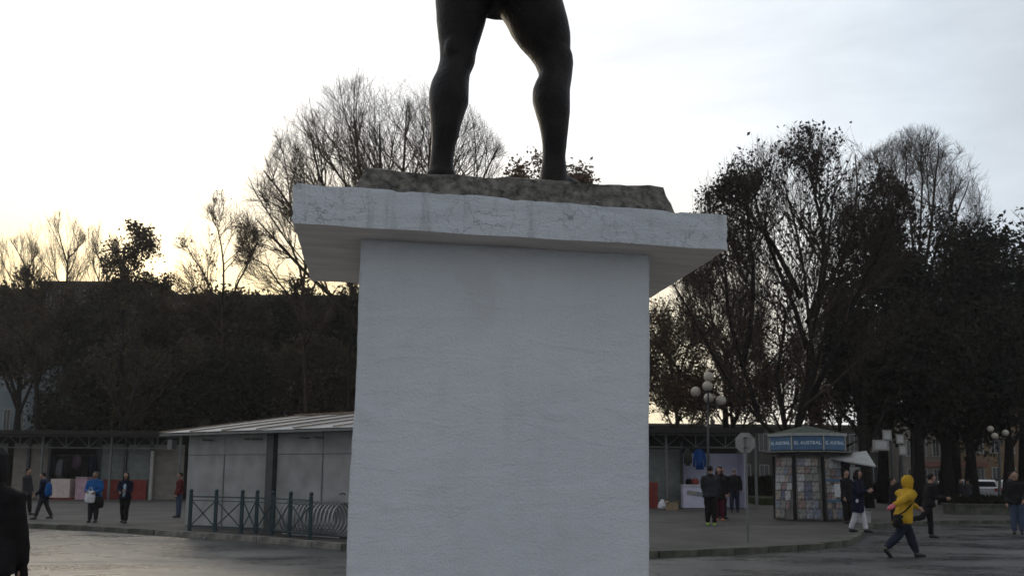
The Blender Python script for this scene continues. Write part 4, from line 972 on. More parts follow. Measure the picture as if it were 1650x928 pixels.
def bicycle(loc, rz, label):
    t_ = thing('bicycle', label, 'bicycle', loc, rz)
    for x in (-.52, .52):
        c = [(x + .33 * math.cos(a_), 0, .35 + .33 * math.sin(a_)) for a_ in np.linspace(0, 2 * math.pi, 25)[:-1]]
        w_ = MB().tube(c, .019, 6, closed=True).build('wheel', m_rub, t_, smooth=True)
        sp_ = MB()
        for k in range(9): a_ = k * math.pi / 9; sp_.beam((x - .32 * math.cos(a_), 0, .35 - .32 * math.sin(a_)), (x + .32 * math.cos(a_), 0, .35 + .32 * math.sin(a_)), .004)
        sp_.tube([(x, -.04, .35), (x, .04, .35)], .025, 8); sp_.build('spokes', m_galv, w_)
    f = MB().tube([(-.52, 0, .35), (-.1, 0, .33)], .013, 6).tube([(-.52, 0, .35), (-.22, 0, .76)], .012, 6).tube([(-.1, 0, .33), (-.24, 0, .88)], .016, 6).tube([(-.1, 0, .33), (.36, 0, .78)], .019, 6).tube([(-.22, 0, .78), (.35, 0, .86)], .016, 6).tube([(.52, 0, .35), (.35, 0, .92)], .016, 6)
    f.build('frame', m_blk, t_, smooth=True)
    MB().tube([(.28, -.27, 1.02), (.36, -.2, 1.05), (.35, 0, 1.0), (.36, .2, 1.05), (.28, .27, 1.02)], .014, 6).tube([(.35, 0, .9), (.35, 0, 1.0)], .014, 6).build('handlebar', m_steeld, t_, smooth=True)
    MB().rings([((-.27, 0, .88), .12, .055), ((-.27, 0, .92), .13, .07), ((-.27, 0, .94), .10, .05)], 12).build('saddle', m_rub, t_, smooth=True)
    MB().tube([(-.1, -.06, .33), (-.0, -.06, .2)], .01, 5).tube([(-.1, .06, .33), (-.2, .06, .46)], .01, 5).ball((.0, -.09, .2), .03, 6).ball((-.2, .09, .46), .03, 6).build('pedals', m_steeld, t_)
bp_ = G(556, 866); bicycle((bp_.x + .1, bp_.y + .2, .12), 1.9, 'dark bicycle leaning at the right end of the spiral rack, by the plinth')

# ================================================================ OCTAGONAL SIGN (seen from behind), LAMPS, BOARDS
m_galvd = mat('weathered_sign_steel', (.22, .22, .21), .55, scale=6, col2=(.33, .33, .32), metal=.3)
p = G(1204, 874); hS = at(1203, 697, p.y).z - .12
t_ = thing('road_sign', 'back of an octagonal road sign on a pole at the kerb right of the plinth', 'road sign', p, .08)
rS = (at(1219, 718, p.y).x - at(1187, 718, p.y).x) / 2 / math.cos(R(22.5)) 
v = [(rS * math.cos(R(22.5 + 45 * k)), 0, hS - rS * .93 + rS * math.sin(R(22.5 + 45 * k))) for k in range(8)]
MB().add([(x, -.028, z) for x, y, z in v] + [(x, -.040, z) for x, y, z in v], [tuple(range(7, -1, -1)), tuple(range(8, 16))] + [(k, (k + 1) % 8, 8 + (k + 1) % 8, 8 + k) for k in range(8)]).build('sign_plate', m_galvd, t_)
MB().box((0, -.055, (hS - .1) / 2), (.05, .03, hS - .1)).build('pole', m_steel, t_)
for z in (hS - rS * .5, hS - rS * 1.4): MB().box((0, -.075, z), (.09, .012, .03)).build('bracket', m_steeld, t_)
m_globe = mat('milky_lamp_globe', (.36, .32, .26), .4, scale=3, col2=(.46, .42, .35), spec=.5)
m_lpost = mat('dark_lamp_iron', (.03, .033, .034), .5, scale=6)
def lamp(label, px, basey, Y, globes, dpx, polept, group='globe street lamps'):
    b_ = at(px, basey, Y); b_ = Vector((b_.x, Y, .12)); t_ = thing('street_lamp', label, 'street lamp', b_, 0, group)
    top = at(polept[0], polept[1], Y) - b_; top.y = 0
    MB().tube([(0, 0, 0), (0, 0, .5), (0, 0, .55), (top.x * .5, 0, top.z * .5), tuple(top)], [.13, .12, .07, .06, .045], 10).build('pole', m_lpost, t_, smooth=True)
    r_ = dpx / 2 / (F / Y)
    for i, (gx_, gy, dy) in enumerate(globes):
        c = at(gx_, gy, Y + dy) - b_
        e_ = Vector((c.x, c.y, c.z - r_))
        if (e_ - top).length > .1: MB().tube([top - ez * .35, (top + e_) / 2 - ez * .12, e_ - ez * .05, e_ + ez * .03], [.025, .02, .02, .03], 6).build('arm', m_lpost, t_, smooth=True)
        gq = MB().ball(c, r_, 16).build('globe', m_globe, t_, smooth=True)
        MB().rings([((c.x, c.y, c.z - r_ * 1.12), r_ * .3, r_ * .3), ((c.x, c.y, c.z - r_ * .88), r_ * .45, r_ * .45)], 10).build('collar', m_lpost, gq)
lamp('street lamp with a cluster of five milky globes, right of the plinth', 1141, 826, 38, [(1142, 607, 0), (1140, 622, -.45), (1121, 631, -.1), (1142, 641, .5), (1162, 645, 0)], 16.5, (1141, 640))
lamp('farther street lamp whose small paired globes show below the five-globe cluster', 1142, 800, 66, [(1131, 678, 0), (1148, 679, 0), (1139, 688, .5)], 9, (1140, 690))
lamp('street lamp with one dull globe above the notice boards', 1450, 815, 52, [(1451, 672, 0)], 12, (1451, 680))
lamp('street lamp with four small bright globes right of the notice boards', 1472, 815, 54, [(1468, 665, 0), (1476, 667, .3), (1470, 678, -.3), (1475, 677, .4)], 9, (1472, 684))
lamp('street lamp with three globes at the far right before the dark trees', 1612, 830, 40, [(1596, 691, 0), (1603, 702, -.4), (1620, 697, .3)], 10, (1610, 708))
m_board = mat('pale_notice_board', (.22, .21, .19), .75, scale=4, col2=(.32, .31, .28))
m_sheetp = mat('pale_paper_notice', (.42, .42, .42), .8, scale=7)
def board(label, px, basey, boards):
    p = G(px, basey); Y_ = p.y; t_ = thing('notice_boards', label, 'notice board', p)
    zt_ = at(px, min(b_[1] - b_[3] / 2 for b_ in boards), Y_).z - .12
    MB().tube([(0, 0, 0), (0, 0, zt_)], .045, 8).build('pole', m_lpost, t_)
    for (x, y, w_, h) in boards:
        c = at(x, y, Y_) - p; k = Y_ / F
        o_ = MB().box((c.x, -.07, c.z), (w_ * k, .04, h * k)).build('board', m_board, t_, rot=None)
        MB().box((c.x, -.094, c.z), (w_ * k * .7, .006, h * k * .7)).build('notice', m_sheetp, o_)
board('pole with a small square board above a wide board, right of the kiosk awning', 1441, 838, [(1428, 701, 14, 17), (1418, 717, 26, 17)])
board('pole with two small stacked boards behind the woman in yellow', 1457, 832, [(1449, 707, 12, 15), (1453, 725, 11, 16)])

# ================================================================ KIOSK
m_kroof = mat('green_grey_kiosk_roof', (.03, .042, .032), .8, scale=5, col2=(.06, .075, .055))
m_kband = mat('blue_sign_band', (.04, .105, .20), .6, scale=3, col2=(.06, .135, .235))
m_kbpur = mat('faded_violet_band', (.06, .05, .11), .5, scale=3)
m_letter = mat('white_lettering', (.52, .6, .68), .5)
m_kframe = mat('white_kiosk_frame', (.36, .37, .36), .6, scale=5)
m_kbody = mat('grimy_kiosk_panel', (.09, .085, .078), .8, scale=4, col2=(.16, .15, .14))
kb = G(1305, 840); kd = kb.y; k = kd / F
kiosk = thing('newspaper_kiosk', 'octagonal newspaper kiosk with a blue lettered band and shallow roof', 'kiosk', (at(1304, 840, kd + 1.1).x, kd + 1.1, .12), 0)
def kz(y, px=1305): return at(px, y, kd).z - .12
a0 = R(-90 + 7.5 - 3)   # direction of one octagon corner facing us
def octv(r_, z, off=0): return [(r_ * math.cos(a0 + off + R(45) * i), r_ * math.sin(a0 + off + R(45) * i), z) for i in range(8)]
def octprism(secs):
    v = []; 
    for r_, z in secs: v += octv(r_, z)
    f = []
    for s in range(len(secs) - 1):
        for i in range(8): f.append((s * 8 + i, s * 8 + (i + 1) % 8, s * 8 + 8 + (i + 1) % 8, s * 8 + 8 + i))
    f.append(tuple(reversed(range(8)))); f.append(tuple((len(secs) - 1) * 8 + i for i in range(8)))
    return MB().add(v, f)
zb0, zb1, zc1, ztp = kz(727), kz(702), kz(698), kz(683)
RB, RT = 1.25, 1.36
octprism([(RB, 0), (RB - .12, zb0 - .06)]).build('wall', m_kbody, kiosk)
octprism([(1.62, zb0 - .05), (1.66, zb0 - .02), (1.3, zb0 + .04)]).build('canopy_ring', m_kbody, kiosk)
octprism([(RT, zb0 + .05), (RT, zb1)]).build('band_core', m_kbody, kiosk)
octprism([(RT + .10, zb1 + .002), (RT + .12, zb1 + .10)]).build('rim', m_kframe, kiosk)
octprism([(RT + .04, zb1 + .103), (.25, ztp - .04), (.1, ztp)]).build('roof', m_kroof, kiosk)
hb = zb1 - zb0 - .05
def text_mesh(body, size, m, name='lettering'):
    cu = bpy.data.curves.new('t', 'FONT'); cu.body = body; cu.size = size; cu.extrude = .004; cu.align_x = 'CENTER'; cu.align_y = 'CENTER'; cu.space_character = 1.08; cu.offset = .004
    o_ = bpy.data.objects.new('t', cu); COL.objects.link(o_); dg = bpy.context.evaluated_depsgraph_get()
    me = bpy.data.meshes.new_from_object(o_.evaluated_get(dg)); bpy.data.objects.remove(o_); me.name = name; me.materials.clear(); me.materials.append(m); return me
tm = text_mesh('EL AUSTRAL', .155, m_letter)
fw = 2 * RT * math.sin(R(22.5)); ap = RT * math.cos(R(22.5))
for i in range(8):
    am = a0 + R(45) * (i + .5)
    vis = math.sin(am) < .2
    if not vis and i % 1: continue
    mid = Vector((math.cos(am) * (ap + .02), math.sin(am) * (ap + .02), zb0 + .05 + hb / 2))
    last = abs(math.cos(am)) > .9 and math.cos(am) > 0
    pnl = link('sign_panel', MB().box((0, 0, 0), (fw - .07, .03, hb - .02)).mesh('sign_panel', m_kbpur if last else m_kband), kiosk, mid, (0, 0, am + math.pi / 2))
    if vis: link('lettering', tm, pnl, (0, -.021, .0), (R(90), 0, 0))
    cv = octv(RT + .025, zb0 + .05 + hb / 2)[i]
    MB().box(cv, (.045, .045, hb), rz=a0 + R(45) * i).build('frame_post', m_kframe, kiosk)
# magazine racks on the three faces toward us
zrk = zb0 - .22
rng = random.Random(5)
magcols = [(.14, .135, .13), (.12, .13, .15), (.17, .155, .14), (.15, .11, .115), (.09, .10, .13), (.22, .22, .22), (.11, .115, .10), (.16, .135, .11), (.055, .06, .09), (.12, .075, .07)]
magm = [mat('magazine_cover_%s' % n_, tuple(x * .8 + .03 for x in c), .7, scale=11, col2=tuple(min(1, x * 2.1 + .09) for x in c), detail=5, spec=.2) for n_, c in zip(('grey', 'bluish', 'cream', 'pink', 'slate', 'white', 'olive', 'tan', 'navy', 'red'), magcols)]
magmesh = {}
fwb = 2 * (RB - .06) * math.sin(R(22.5)); apb = (RB - .06) * math.cos(R(22.5))
for i in range(8):
    am = a0 + R(45) * (i + .5)
    if math.sin(am) > .1: continue
    if math.cos(am) > .75: continue
    mid = Vector((math.cos(am) * (apb + .10), math.sin(am) * (apb + .10), .06))
    rk = link('magazine_rack', MB().box((0, 0, zrk / 2), (fwb - .06, .05, zrk)).mesh('magazine_rack', m_kbody), kiosk, mid, (0, 0, am + math.pi / 2))
    rk.rotation_euler = (R(-2.5), 0, am + math.pi / 2)
    z = .04
    while z < zrk - .2:
        h = rng.choice((.26, .30, .34)); x = -fwb / 2 + .07
        while x < fwb / 2 - .16:
            w_ = rng.choice((.19, .22, .26)); w_ = min(w_, fwb / 2 - .05 - x)
            ky = (w_, h); 
            if rng.random() < .93:
                me = bpy.data.meshes.new('magazine'); mb = MB().box((0, 0, 0), (w_ - .012, .016, h - .015)); me.from_pydata(mb.v, [], mb.f); me.update(); me.materials.append(rng.choice(magm))
                o_ = link('magazine', me, rk, (x + w_ / 2, -.04 - rng.uniform(0, .012), z + h / 2), (rng.uniform(-.05, .03), rng.uniform(-.03, .03), 0))
            x += w_ + rng.uniform(0, .01)
        z += h + .012
    if math.cos(am) > 0 and math.cos(am) < .75:
        MB().box((.13, -.06, zrk * .46), (.3, .012, .46)).build('poster', m_plastic, rk)
        for zz in (.30, .62): MB().box((0, -.055, zrk * zz), (fwb - .08, .014, .09)).build('blue_shelf_edge', m_kband, rk)
for i in range(8):
    cv = octv(RB + .02, zrk / 2 + .05)[i]
    if cv[1] < .5: MB().box(cv, (.07, .07, zrk), rz=a0 + R(45) * i).build('corner_post', m_black, kiosk)
# opened side: doorway shade painted as black walls, raised white flap, side leaf
q0 = at(1325, 735, kd + .2) - kiosk.location; q1 = at(1411, 750, kd - .9) - kiosk.location; q2 = at(1396, 726, kd + .6) - kiosk.location; q4 = at(1360, 733, kd + .9) - kiosk.location
fm = MB(); P4 = [q0, q1 + Vector((0, 0, .0)), q2, q4]
fm.add([tuple(v_) for v_ in P4] + [tuple(v_ - ez * .05) for v_ in P4], [(0, 1, 2, 3), (7, 6, 5, 4), (0, 4, 5, 1), (1, 5, 6, 2), (2, 6, 7, 3), (3, 7, 4, 0)]).build('raised_flap', m_kframe, kiosk)
qd = at(1395, 800, kd + .5) - kiosk.location
MB().box((qd.x + .02, .3, 1.35), (.40, .05, 1.15)).build('side_leaf', m_kframe, kiosk)
MB().box((qd.x - .55, .7, 1.1), (1.1, .06, 2.2)).build('inner_shade_wall', m_black, kiosk)
MB().box((qd.x + .24, .45, 1.15), (.05, .6, 2.3)).build('side_shade_wall', m_black, kiosk)
p = G(1393, 842); t_ = thing('low_box', 'low pale box on the pavement below the kiosk flap', 'box', (p.x, p.y + .2, .12))
MB().box((0, 0, .17), (.46, .4, .34)).build('box_body', m_kframe, t_); MB().box((0, 0, .355), (.5, .44, .03)).build('lid', m_kframe, t_)

# low wall, verge and hedge behind, planter and cars
m_verge = mat('mossy_verge', (.035, .045, .02), .95, scale=4, col2=(.06, .07, .03), bump=.6, bscale=30, spec=.1)
m_hedge = m_leafdark
a_ = at(1199, 800, 52).x; b_ = at(1262, 800, 52).x
tag(MB().box(((a_ + b_) / 2 + 1, 50, .30), (b_ - a_ + 3, 6, .36)).build('grass_verge', m_verge), kind='structure')
def hedge(label, px0, px1, Y, h, seed, cnt=2600):
    x0, x1 = at(px0, 790, Y).x, at(px1, 790, Y).x; rg_ = np.random.default_rng(seed)
    t_ = thing('clipped_hedge', label, 'hedge', ((x0 + x1) / 2, Y, .12), 0)
    w2 = (x1 - x0) / 2
    MB().box((0, 0, h * .46), (w2 * 2 - .3, .9, h * .9)).build('twig_core', m_bark, t_)
    Q = np.stack([rg_.uniform(-w2, w2, cnt), rg_.choice([-1, 1], cnt) * rg_.uniform(.3, .55, cnt), rg_.uniform(0, h, cnt)], 1)
    Q[::3, 1] *= rg_.uniform(-1, 1, len(Q[::3])); Q[::3, 2] = h * rg_.uniform(.85, 1.05, len(Q[::3]))
    V_, I_ = leaf_mesh(Q, .16, rg_); tag(link('foliage', mesh_np('foliage', V_, [I_], m_leafdark), t_), kind='stuff')
hedge('dark clipped hedge behind the grass verge between sign pole and kiosk', 1196, 1275, 55, 1.5, 3)
hedge('long dark hedge far behind between the kiosk and the cars', 1380, 1530, 62, 1.1, 4, 3600)
hedge('dark hedge at the far right beyond the white car', 1596, 1760, 66, 1.4, 5, 3600)
p = G(1600, 829); t_ = thing('stone_planter', 'long dark low planter with clipped plants near the right edge', 'planter', p)
MB().box((0, .5, .2), (3.2, 1.1, .4)).build('trough', m_kerb_old, t_); MB().box((0, .5, .43), (3.3, 1.2, .06)).build('rim', m_kerb_old, t_)
rg_ = np.random.default_rng(8); Q = np.stack([rg_.uniform(-1.5, 1.5, 1800), rg_.uniform(.05, .95, 1800), rg_.uniform(.42, .8, 1800)], 1)
V_, I_ = leaf_mesh(Q, .12, rg_); tag(link('foliage', mesh_np('foliage', V_, [I_], m_leafdark), t_), kind='stuff')
m_carw = mat('white_car_paint', (.55, .56, .58), .25, var=.03, coat=.5); m_card_ = mat('dark_car_paint', (.02, .022, .027), .25, var=.1, coat=.5)
m_lampg = mat('car_light_glass', (.5, .5, .5), .15); m_lampr = mat('red_light_glass', (.3, .02, .02), .2)
def car(label, loc, rz, paint, hatch=True):
    t_ = thing('parked_car', label, 'car', loc, rz, 'cars parked far behind the plaza')
    prof = [(-2.05, .32), (-2.1, .62), (-1.98, .88), (-1.75, .98), (-1.45, 1.36), (-1.1, 1.47), (.1, 1.46), (.45, 1.36), (1.05, .98), (1.85, .84), (2.1, .62), (2.08, .3)]
    v = []
    for y, inset in ((-.83, 0), (-.80, 1), (.80, 1), (.83, 0)): pass
    secs = []
    for y in (-.84, -.6, 0, .6, .84):
        for (x, z) in prof:
            kx_ = .97 if abs(y) > .7 else 1; yy = y * (1 - .16 * max(0, z - .95) / .5); v.append((x * kx_, yy, z * (.985 if abs(y) > .7 else 1)))
    n_ = len(prof); f = []
    for s in range(4):
        for i in range(n_): j = (i + 1) % n_; f.append((s * n_ + i, s * n_ + j, (s + 1) * n_ + j, (s + 1) * n_ + i))
    f.append(tuple(reversed(range(n_)))); f.append(tuple(4 * n_ + i for i in range(n_)))
    b_ = MB().add(v, f).build('body', paint, t_, smooth=False)
    for s in (-1, 1):
        yy = s * .80
        MB().add([(-1.5, s * .825, 1.0), (-1.2, s * .765, 1.36), (-.35, s * .755, 1.38), (-.35, s * .825, 1.0)], [(0, 1, 2, 3)]).build('side_window', m_glass, t_)
        MB().add([(-.28, s * .825, 1.0), (-.28, s * .755, 1.38), (.35, s * .765, 1.32), (.9, s * .825, 1.0)], [(0, 1, 2, 3)]).build('side_window', m_glass, t_)
        MB().tube([(1.0, s * .86, .98), (1.02, s * .97, 1.0)], [.05, .07], 8).build('mirror', paint, t_)
        for x in (-1.28, 1.3):
            w_ = MB().tube([(x, s * .66, .31), (x, s * .86, .31)], [.31, .31], 20).build('wheel', m_rub, t_, smooth=False); MB().tube([(x, s * .80, .31), (x, s * .875, .31)], [.19, .17], 14).build('rim', m_galv, w_)
        MB().box((2.05, s * .6, .66), (.1, .34, .16)).build('headlight', m_lampg, t_); MB().box((-2.07, s * .66, .78), (.08, .22, .24)).build('tail_light', m_lampr, t_)
    MB().add([(.52, -.62, 1.345), (.52, .62, 1.345), (1.02, .7, 1.01), (1.02, -.7, 1.01)], [(0, 1, 2, 3)]).build('windscreen', m_glass, t_, loc=(.012, 0, .012))
    MB().add([(-1.5, -.62, 1.32), (-1.5, .62, 1.32), (-1.76, .7, 1.0), (-1.76, -.7, 1.0)], [(0, 3, 2, 1)]).build('rear_window', m_glass, t_, loc=(-.012, 0, .012))
    MB().box((-2.12, 0, .45), (.06, .5, .12)).build('number_plate', m_plastic, t_)
for px, yy, rz, pt, lb in ((1550, 66, .1, m_carw, 'white hatchback parked far behind, between two dark trunks'), (1583, 60, 1.15, m_carw, 'white car parked end-on beyond the dark planter at the right'),
                           (1645, 64, .1, m_card_, 'dark car parked far behind at the right edge'), (1497, 70, .1, m_card_, 'dark car parked far behind the running person')):
    q_ = at(px, 790, yy); car(lb, (q_.x, yy, .125), rz, pt)
# ================================================================ PEOPLE
m_skin = mat('skin', (.34, .20, .145), .6, var=.06, scale=10); m_skinb = mat('darker_skin', (.24, .14, .10), .6, var=.06, scale=10)
m_hair = mat('dark_hair', (.014, .010, .008), .55, scale=30); m_hairbr = mat('brown_hair', (.06, .035, .02), .6, scale=30); m_hairgr = mat('grey_hair', (.16, .15, .14), .7, scale=30)
m_eye = mat('dark_eyes', (.01, .01, .01), .3); m_lip = mat('lips', (.22, .08, .07), .5)
m_jean = mat('dark_denim', (.018, .022, .035), .85, scale=12, col2=(.03, .036, .055)); m_jeanb = mat('blue_denim', (.035, .05, .09), .85, scale=12, col2=(.05, .07, .12))
m_char = mat('charcoal_cloth', (.025, .025, .028), .85, scale=8, col2=(.04, .04, .045))
m_yel = mat('mustard_yellow_coat', (.42, .25, .02), .8, scale=5, col2=(.56, .34, .035), bump=.4, bscale=30)
m_bluej = mat('bright_blue_coat', (.010, .07, .22), .75, scale=5, col2=(.016, .10, .30), bump=.4, bscale=25)
m_pink = mat('pink_glove', (.55, .12, .16), .7); m_lime = mat('lime_shoe', (.35, .60, .05), .5); m_orng = mat('orange_shoe', (.4, .13, .05), .5)
m_whitec = mat('white_cloth', (.50, .50, .53), .85, scale=6, col2=(.6, .6, .63)); m_lblue = mat('pale_blue_cloth', (.30, .40, .50), .85, scale=6)
m_redc = mat('dull_red_cloth', (.10, .02, .02), .85, scale=6); m_maroon = mat('maroon_cloth', (.07, .015, .025), .85, scale=6)
m_shoe = mat('black_shoe', (.012, .012, .013), .5, scale=8)

def person(label, px, foot, head, z0=.12, rz=0, pose=None, jacket=None, hem=.10, trousers=None, shoes=None, hair='short', hairm=None, skin=None, hood=None, hood_up=False,
           H=None, lean=0., shirt=None, build=1.0, vox=.016, group=None, gloves=None, head_turn=0., Y=None, skirt=None):
    """standing or walking figure; pose: thigh/knee swing per leg and shoulder swing, spread, elbow, inward turn per arm (radians)"""
    P0 = G(px, foot, z0)
    if Y: P0 = Vector((at(px, foot, Y).x, Y, z0))
    if H is None: H = (foot - head) / F * P0.y * 1.005
    H = max(1.5, min(1.86, H))
    po = dict(lt=(0, 0), rt=(0, 0), la=(.08, .10, .2, 0), ra=(.08, .10, .2, 0), stance=.055); po.update(pose or {})
    root = thing('person', label, 'person', P0, rz, group)
    skin = skin or m_skin; s = H; bw = build
    th, sk = .245 * s, .24 * s
    legs = {}; low = 0
    for side, key in ((-1, 'rt'), (1, 'lt')):   # the figure faces -Y; its right hand is at -X
        a_, kb_ = po[key]; hx = side * po['stance'] * s * 1.0
        hip = Vector((side * .052 * s, 0, 0)); kn = hip + Vector(((hx - hip.x) * .5, -math.sin(a_) * th, -math.cos(a_) * th))
        b2 = a_ - kb_; an = kn + Vector(((hx - hip.x) * .5, -math.sin(b2) * sk, -math.cos(b2) * sk))
        legs[key] = (hip, kn, an, b2); low = min(low, an.z - .045 * s * max(.3, math.cos(min(1.3, abs(b2) * .9))))
    hz = -low
    for k_ in legs: legs[k_] = tuple((v + Vector((0, 0, hz))) if i < 3 else v for i, v in enumerate(legs[k_]))
    sd = Vector((0, -math.sin(lean), math.cos(lean)))
    def tp(u, y=0): return Vector((0, y, hz)) + sd * (u * s)
    body = MB(); tro = MB(); sho = MB(); jac = MB()
    # torso
    body.rings([(tp(-.04), .085 * s * bw, .062 * s), (tp(.03), .095 * s * bw, .066 * s), (tp(.11), .078 * s * bw, .055 * s), (tp(.2), .092 * s * bw, .062 * s), (tp(.27), .098 * s * bw, .058 * s), (tp(.305), .06 * s, .042 * s), (tp(.33), .034 * s, .034 * s), (tp(.375), .03 * s, .032 * s)], 18)
    hc_ = tp(.425, -.008 * s)
    hd = MB()
    for mb in (body,):
        mb.ball(hc_, (.046 * s, .056 * s, .062 * s), 16).ball(hc_ + Vector((0, -.018 * s, -.035 * s)), (.031 * s, .034 * s, .032 * s), 12)
        fwd = Vector((math.sin(head_turn), -math.cos(head_turn), 0)); sdv = Vector((fwd.y, -fwd.x, 0))
        mb.tube([hc_ + fwd * .05 * s + Vector((0, 0, .008 * s)), hc_ + fwd * .066 * s + Vector((0, 0, -.012 * s))], [.006 * s, .011 * s], 8)
        for e_ in (-1, 1): mb.ball(hc_ + sdv * e_ * .047 * s + Vector((0, 0, -.002 * s)), (.008 * s, .012 * s, .018 * s), 8)
    for key in legs:
        hip, kn, an, b2 = legs[key]
        up_ = hip + Vector((0, 0, .02 * s))
        body.tube([up_, (hip + kn) / 2, kn, kn.lerp(an, .35), an], [.052 * s * bw, .046 * s * bw, .034 * s, .034 * s, .022 * s], 12)
        fd = Vector((0, -math.cos(b2 * .8), -math.sin(-b2 * .8) * -1)); fd = Vector((0, -math.cos(b2), math.sin(b2))).normalized() if abs(b2) > .5 else Vector((0, -1, 0))
        heel = an + Vector((0, 0, -.02 * s)) - fd * .015 * s
        body.tube([heel, an + fd * .05 * s + Vector((0, 0, -.025 * s)), an + fd * .10 * s + Vector((0, 0, -.032 * s))], [.022 * s, .020 * s, .014 * s], 8)
        sho.tube([heel - fd * .015 * s + Vector((0, 0, -.002 * s)), heel + fd * .03 * s, an + fd * .06 * s + Vector((0, 0, -.024 * s)), an + fd * .115 * s + Vector((0, 0, -.031 * s))], [.022 * s, .030 * s, .026 * s, .017 * s], 10)
        tro.tube([up_ + Vector((0, 0, .03 * s)), hip, (hip + kn) / 2, kn, kn.lerp(an, .4), an + (kn - an) * .03], [.05 * s, .062 * s * bw, .056 * s * bw, .045 * s * bw, .044 * s * bw, .036 * s], 14)
    tro.rings([(tp(-.035), .085 * s * bw, .066 * s), (tp(.0), .1 * s * bw, .074 * s), (tp(.06), .098 * s * bw, .07 * s)], 18)
    # arms and hands
    hands = {}
    for side, key in ((-1, 'ra'), (1, 'la')):
        sw, ab, eb, inn = po[key]
        sh = tp(.272) + Vector((side * .100 * s * bw, 0, 0)); ua, fa = .165 * s, .145 * s
        d1 = Vector((side * math.sin(ab), -math.sin(sw) * math.cos(ab), -math.cos(sw) * math.cos(ab)))
        el = sh + d1 * ua
        d2 = Vector((side * math.sin(ab) * .5, -math.sin(sw + eb), -math.cos(sw + eb)))
        d2 = (d2 + Vector((-side * math.sin(inn), 0, 0))).normalized(); wr = el + d2 * fa
        body.tube([tp(.28) + Vector((side * .06 * s, 0, 0)), sh, sh.lerp(el, .5), el, el.lerp(wr, .4), wr], [.036 * s, .034 * s, .028 * s, .024 * s, .023 * s, .015 * s], 10)
        hv = d2; lat = hv.cross(Vector((side, 0, 0))); lat = lat.normalized() if lat.length > .1 else Vector((0, -1, 0))
        body.tube([wr, wr + hv * .03 * s, wr + hv * .05 * s], [.014 * s, .021 * s, .019 * s], 8)
        for i in range(4):
            b0 = wr + hv * .048 * s + lat * (.016 - .0105 * i) * s; ln = (.034, .04, .037, .028)[i] * s; cu_ = Vector((-side, 0, 0)) * .012 * s
            body.tube([b0, b0 + hv * ln * .55 + cu_ * .4, b0 + hv * ln + cu_ * 1.3], [.0065 * s, .006 * s, .0045 * s], 6)
        body.tube([wr + hv * .015 * s + lat * .014 * s, wr + hv * .035 * s + lat * .032 * s, wr + hv * .055 * s + lat * .034 * s], [.008 * s, .0075 * s, .005 * s], 6)
        hands[key] = wr + hv * .06 * s
        jac.tube([tp(.282) + Vector((side * .04 * s, 0, 0)), sh + Vector((0, 0, -.004 * s)), sh.lerp(el, .5), el, el.lerp(wr, .5), wr - d2 * .004 * s], [.052 * s, .052 * s * bw, .046 * s * bw, .041 * s, .037 * s, .031 * s], 12)
        if gloves:
            gm = MB().tube([wr - hv * .01 * s, wr + hv * .03 * s, wr + hv * .07 * s, wr + hv * .1 * s], [.024 * s, .03 * s, .028 * s, .014 * s], 8)
            if key in gloves[1]: link('glove', remeshed(gm, 'glove', gloves[0], vox * .7, 2), root)
    link('body', remeshed(body, 'body', skin, vox * .75, 2), root)
    if trousers: link('trousers', remeshed(tro, 'trousers', trousers, vox, 2, .006 * s, 8, px), root)
    link('shoes', remeshed(sho, 'shoes', shoes or m_shoe, vox * .8, 2), root)
    if jacket:
        lo = -hem
        jac.rings([(tp(lo), .126 * s * bw, .10 * s), (tp(lo * .4 + .02), .124 * s * bw, .092 * s), (tp(.10), .106 * s * bw, .08 * s), (tp(.2), .118 * s * bw, .082 * s), (tp(.265), .104 * s * bw, .074 * s), (tp(.295), .078 * s * bw, .064 * s), (tp(.32), .055 * s, .052 * s), (tp(.345), .048 * s, .048 * s)], 20)
        if hood and not hood_up: jac.tube([tp(.335, .02 * s) + Vector((-.05 * s, 0, 0)), tp(.33, .05 * s), tp(.335, .02 * s) + Vector((.05 * s, 0, 0))], [.025 * s, .036 * s, .025 * s], 8)
        link('jacket', remeshed(jac, 'jacket', jacket, vox, 2, .011 * s, 7, px * 1.3), root)
        if shirt:
            MB().rings([(tp(lo * .8, -.078 * s), .035 * s, .018 * s), (tp(.1, -.07 * s), .032 * s, .018 * s), (tp(.22, -.07 * s), .03 * s, .018 * s), (tp(.31, -.035 * s), .022 * s, .02 * s)], 10).build('shirt', shirt, root, smooth=True)
    hm = hairm or m_hair; hv = MB()
    bk = -fwd
    hv.ball(hc_ + bk * .010 * s + Vector((0, 0, .014 * s)), (.052 * s, .057 * s, .058 * s), 14)
    if hair == 'long':
        hv.tube([hc_ + bk * .03 * s, hc_ + bk * .045 * s + Vector((0, 0, -.06 * s)), hc_ + bk * .04 * s + Vector((0, 0, -.13 * s))], [.046 * s, .05 * s, .03 * s], 12)
        for e_ in (-1, 1): hv.tube([hc_ + sdv * e_ * .042 * s + Vector((0, 0, .02 * s)), hc_ + sdv * e_ * .05 * s + fwd * .01 * s + Vector((0, 0, -.06 * s)), hc_ + sdv * e_ * .05 * s + fwd * .03 * s + Vector((0, 0, -.13 * s))], [.016 * s, .02 * s, .012 * s], 8)
    if hair == 'bun': hv.ball(hc_ + bk * .055 * s + Vector((0, 0, .03 * s)), .025 * s, 10)
    cut = remeshed(hv, 'hair', hm, vox * .7, 2, .004 * s, 22, px)
    # open the hair in front of the face
    cx_ = np.array([tuple(v.co) for v in cut.vertices]); f3 = np.array(tuple(fwd)); rel_ = cx_ - np.array(tuple(hc_))
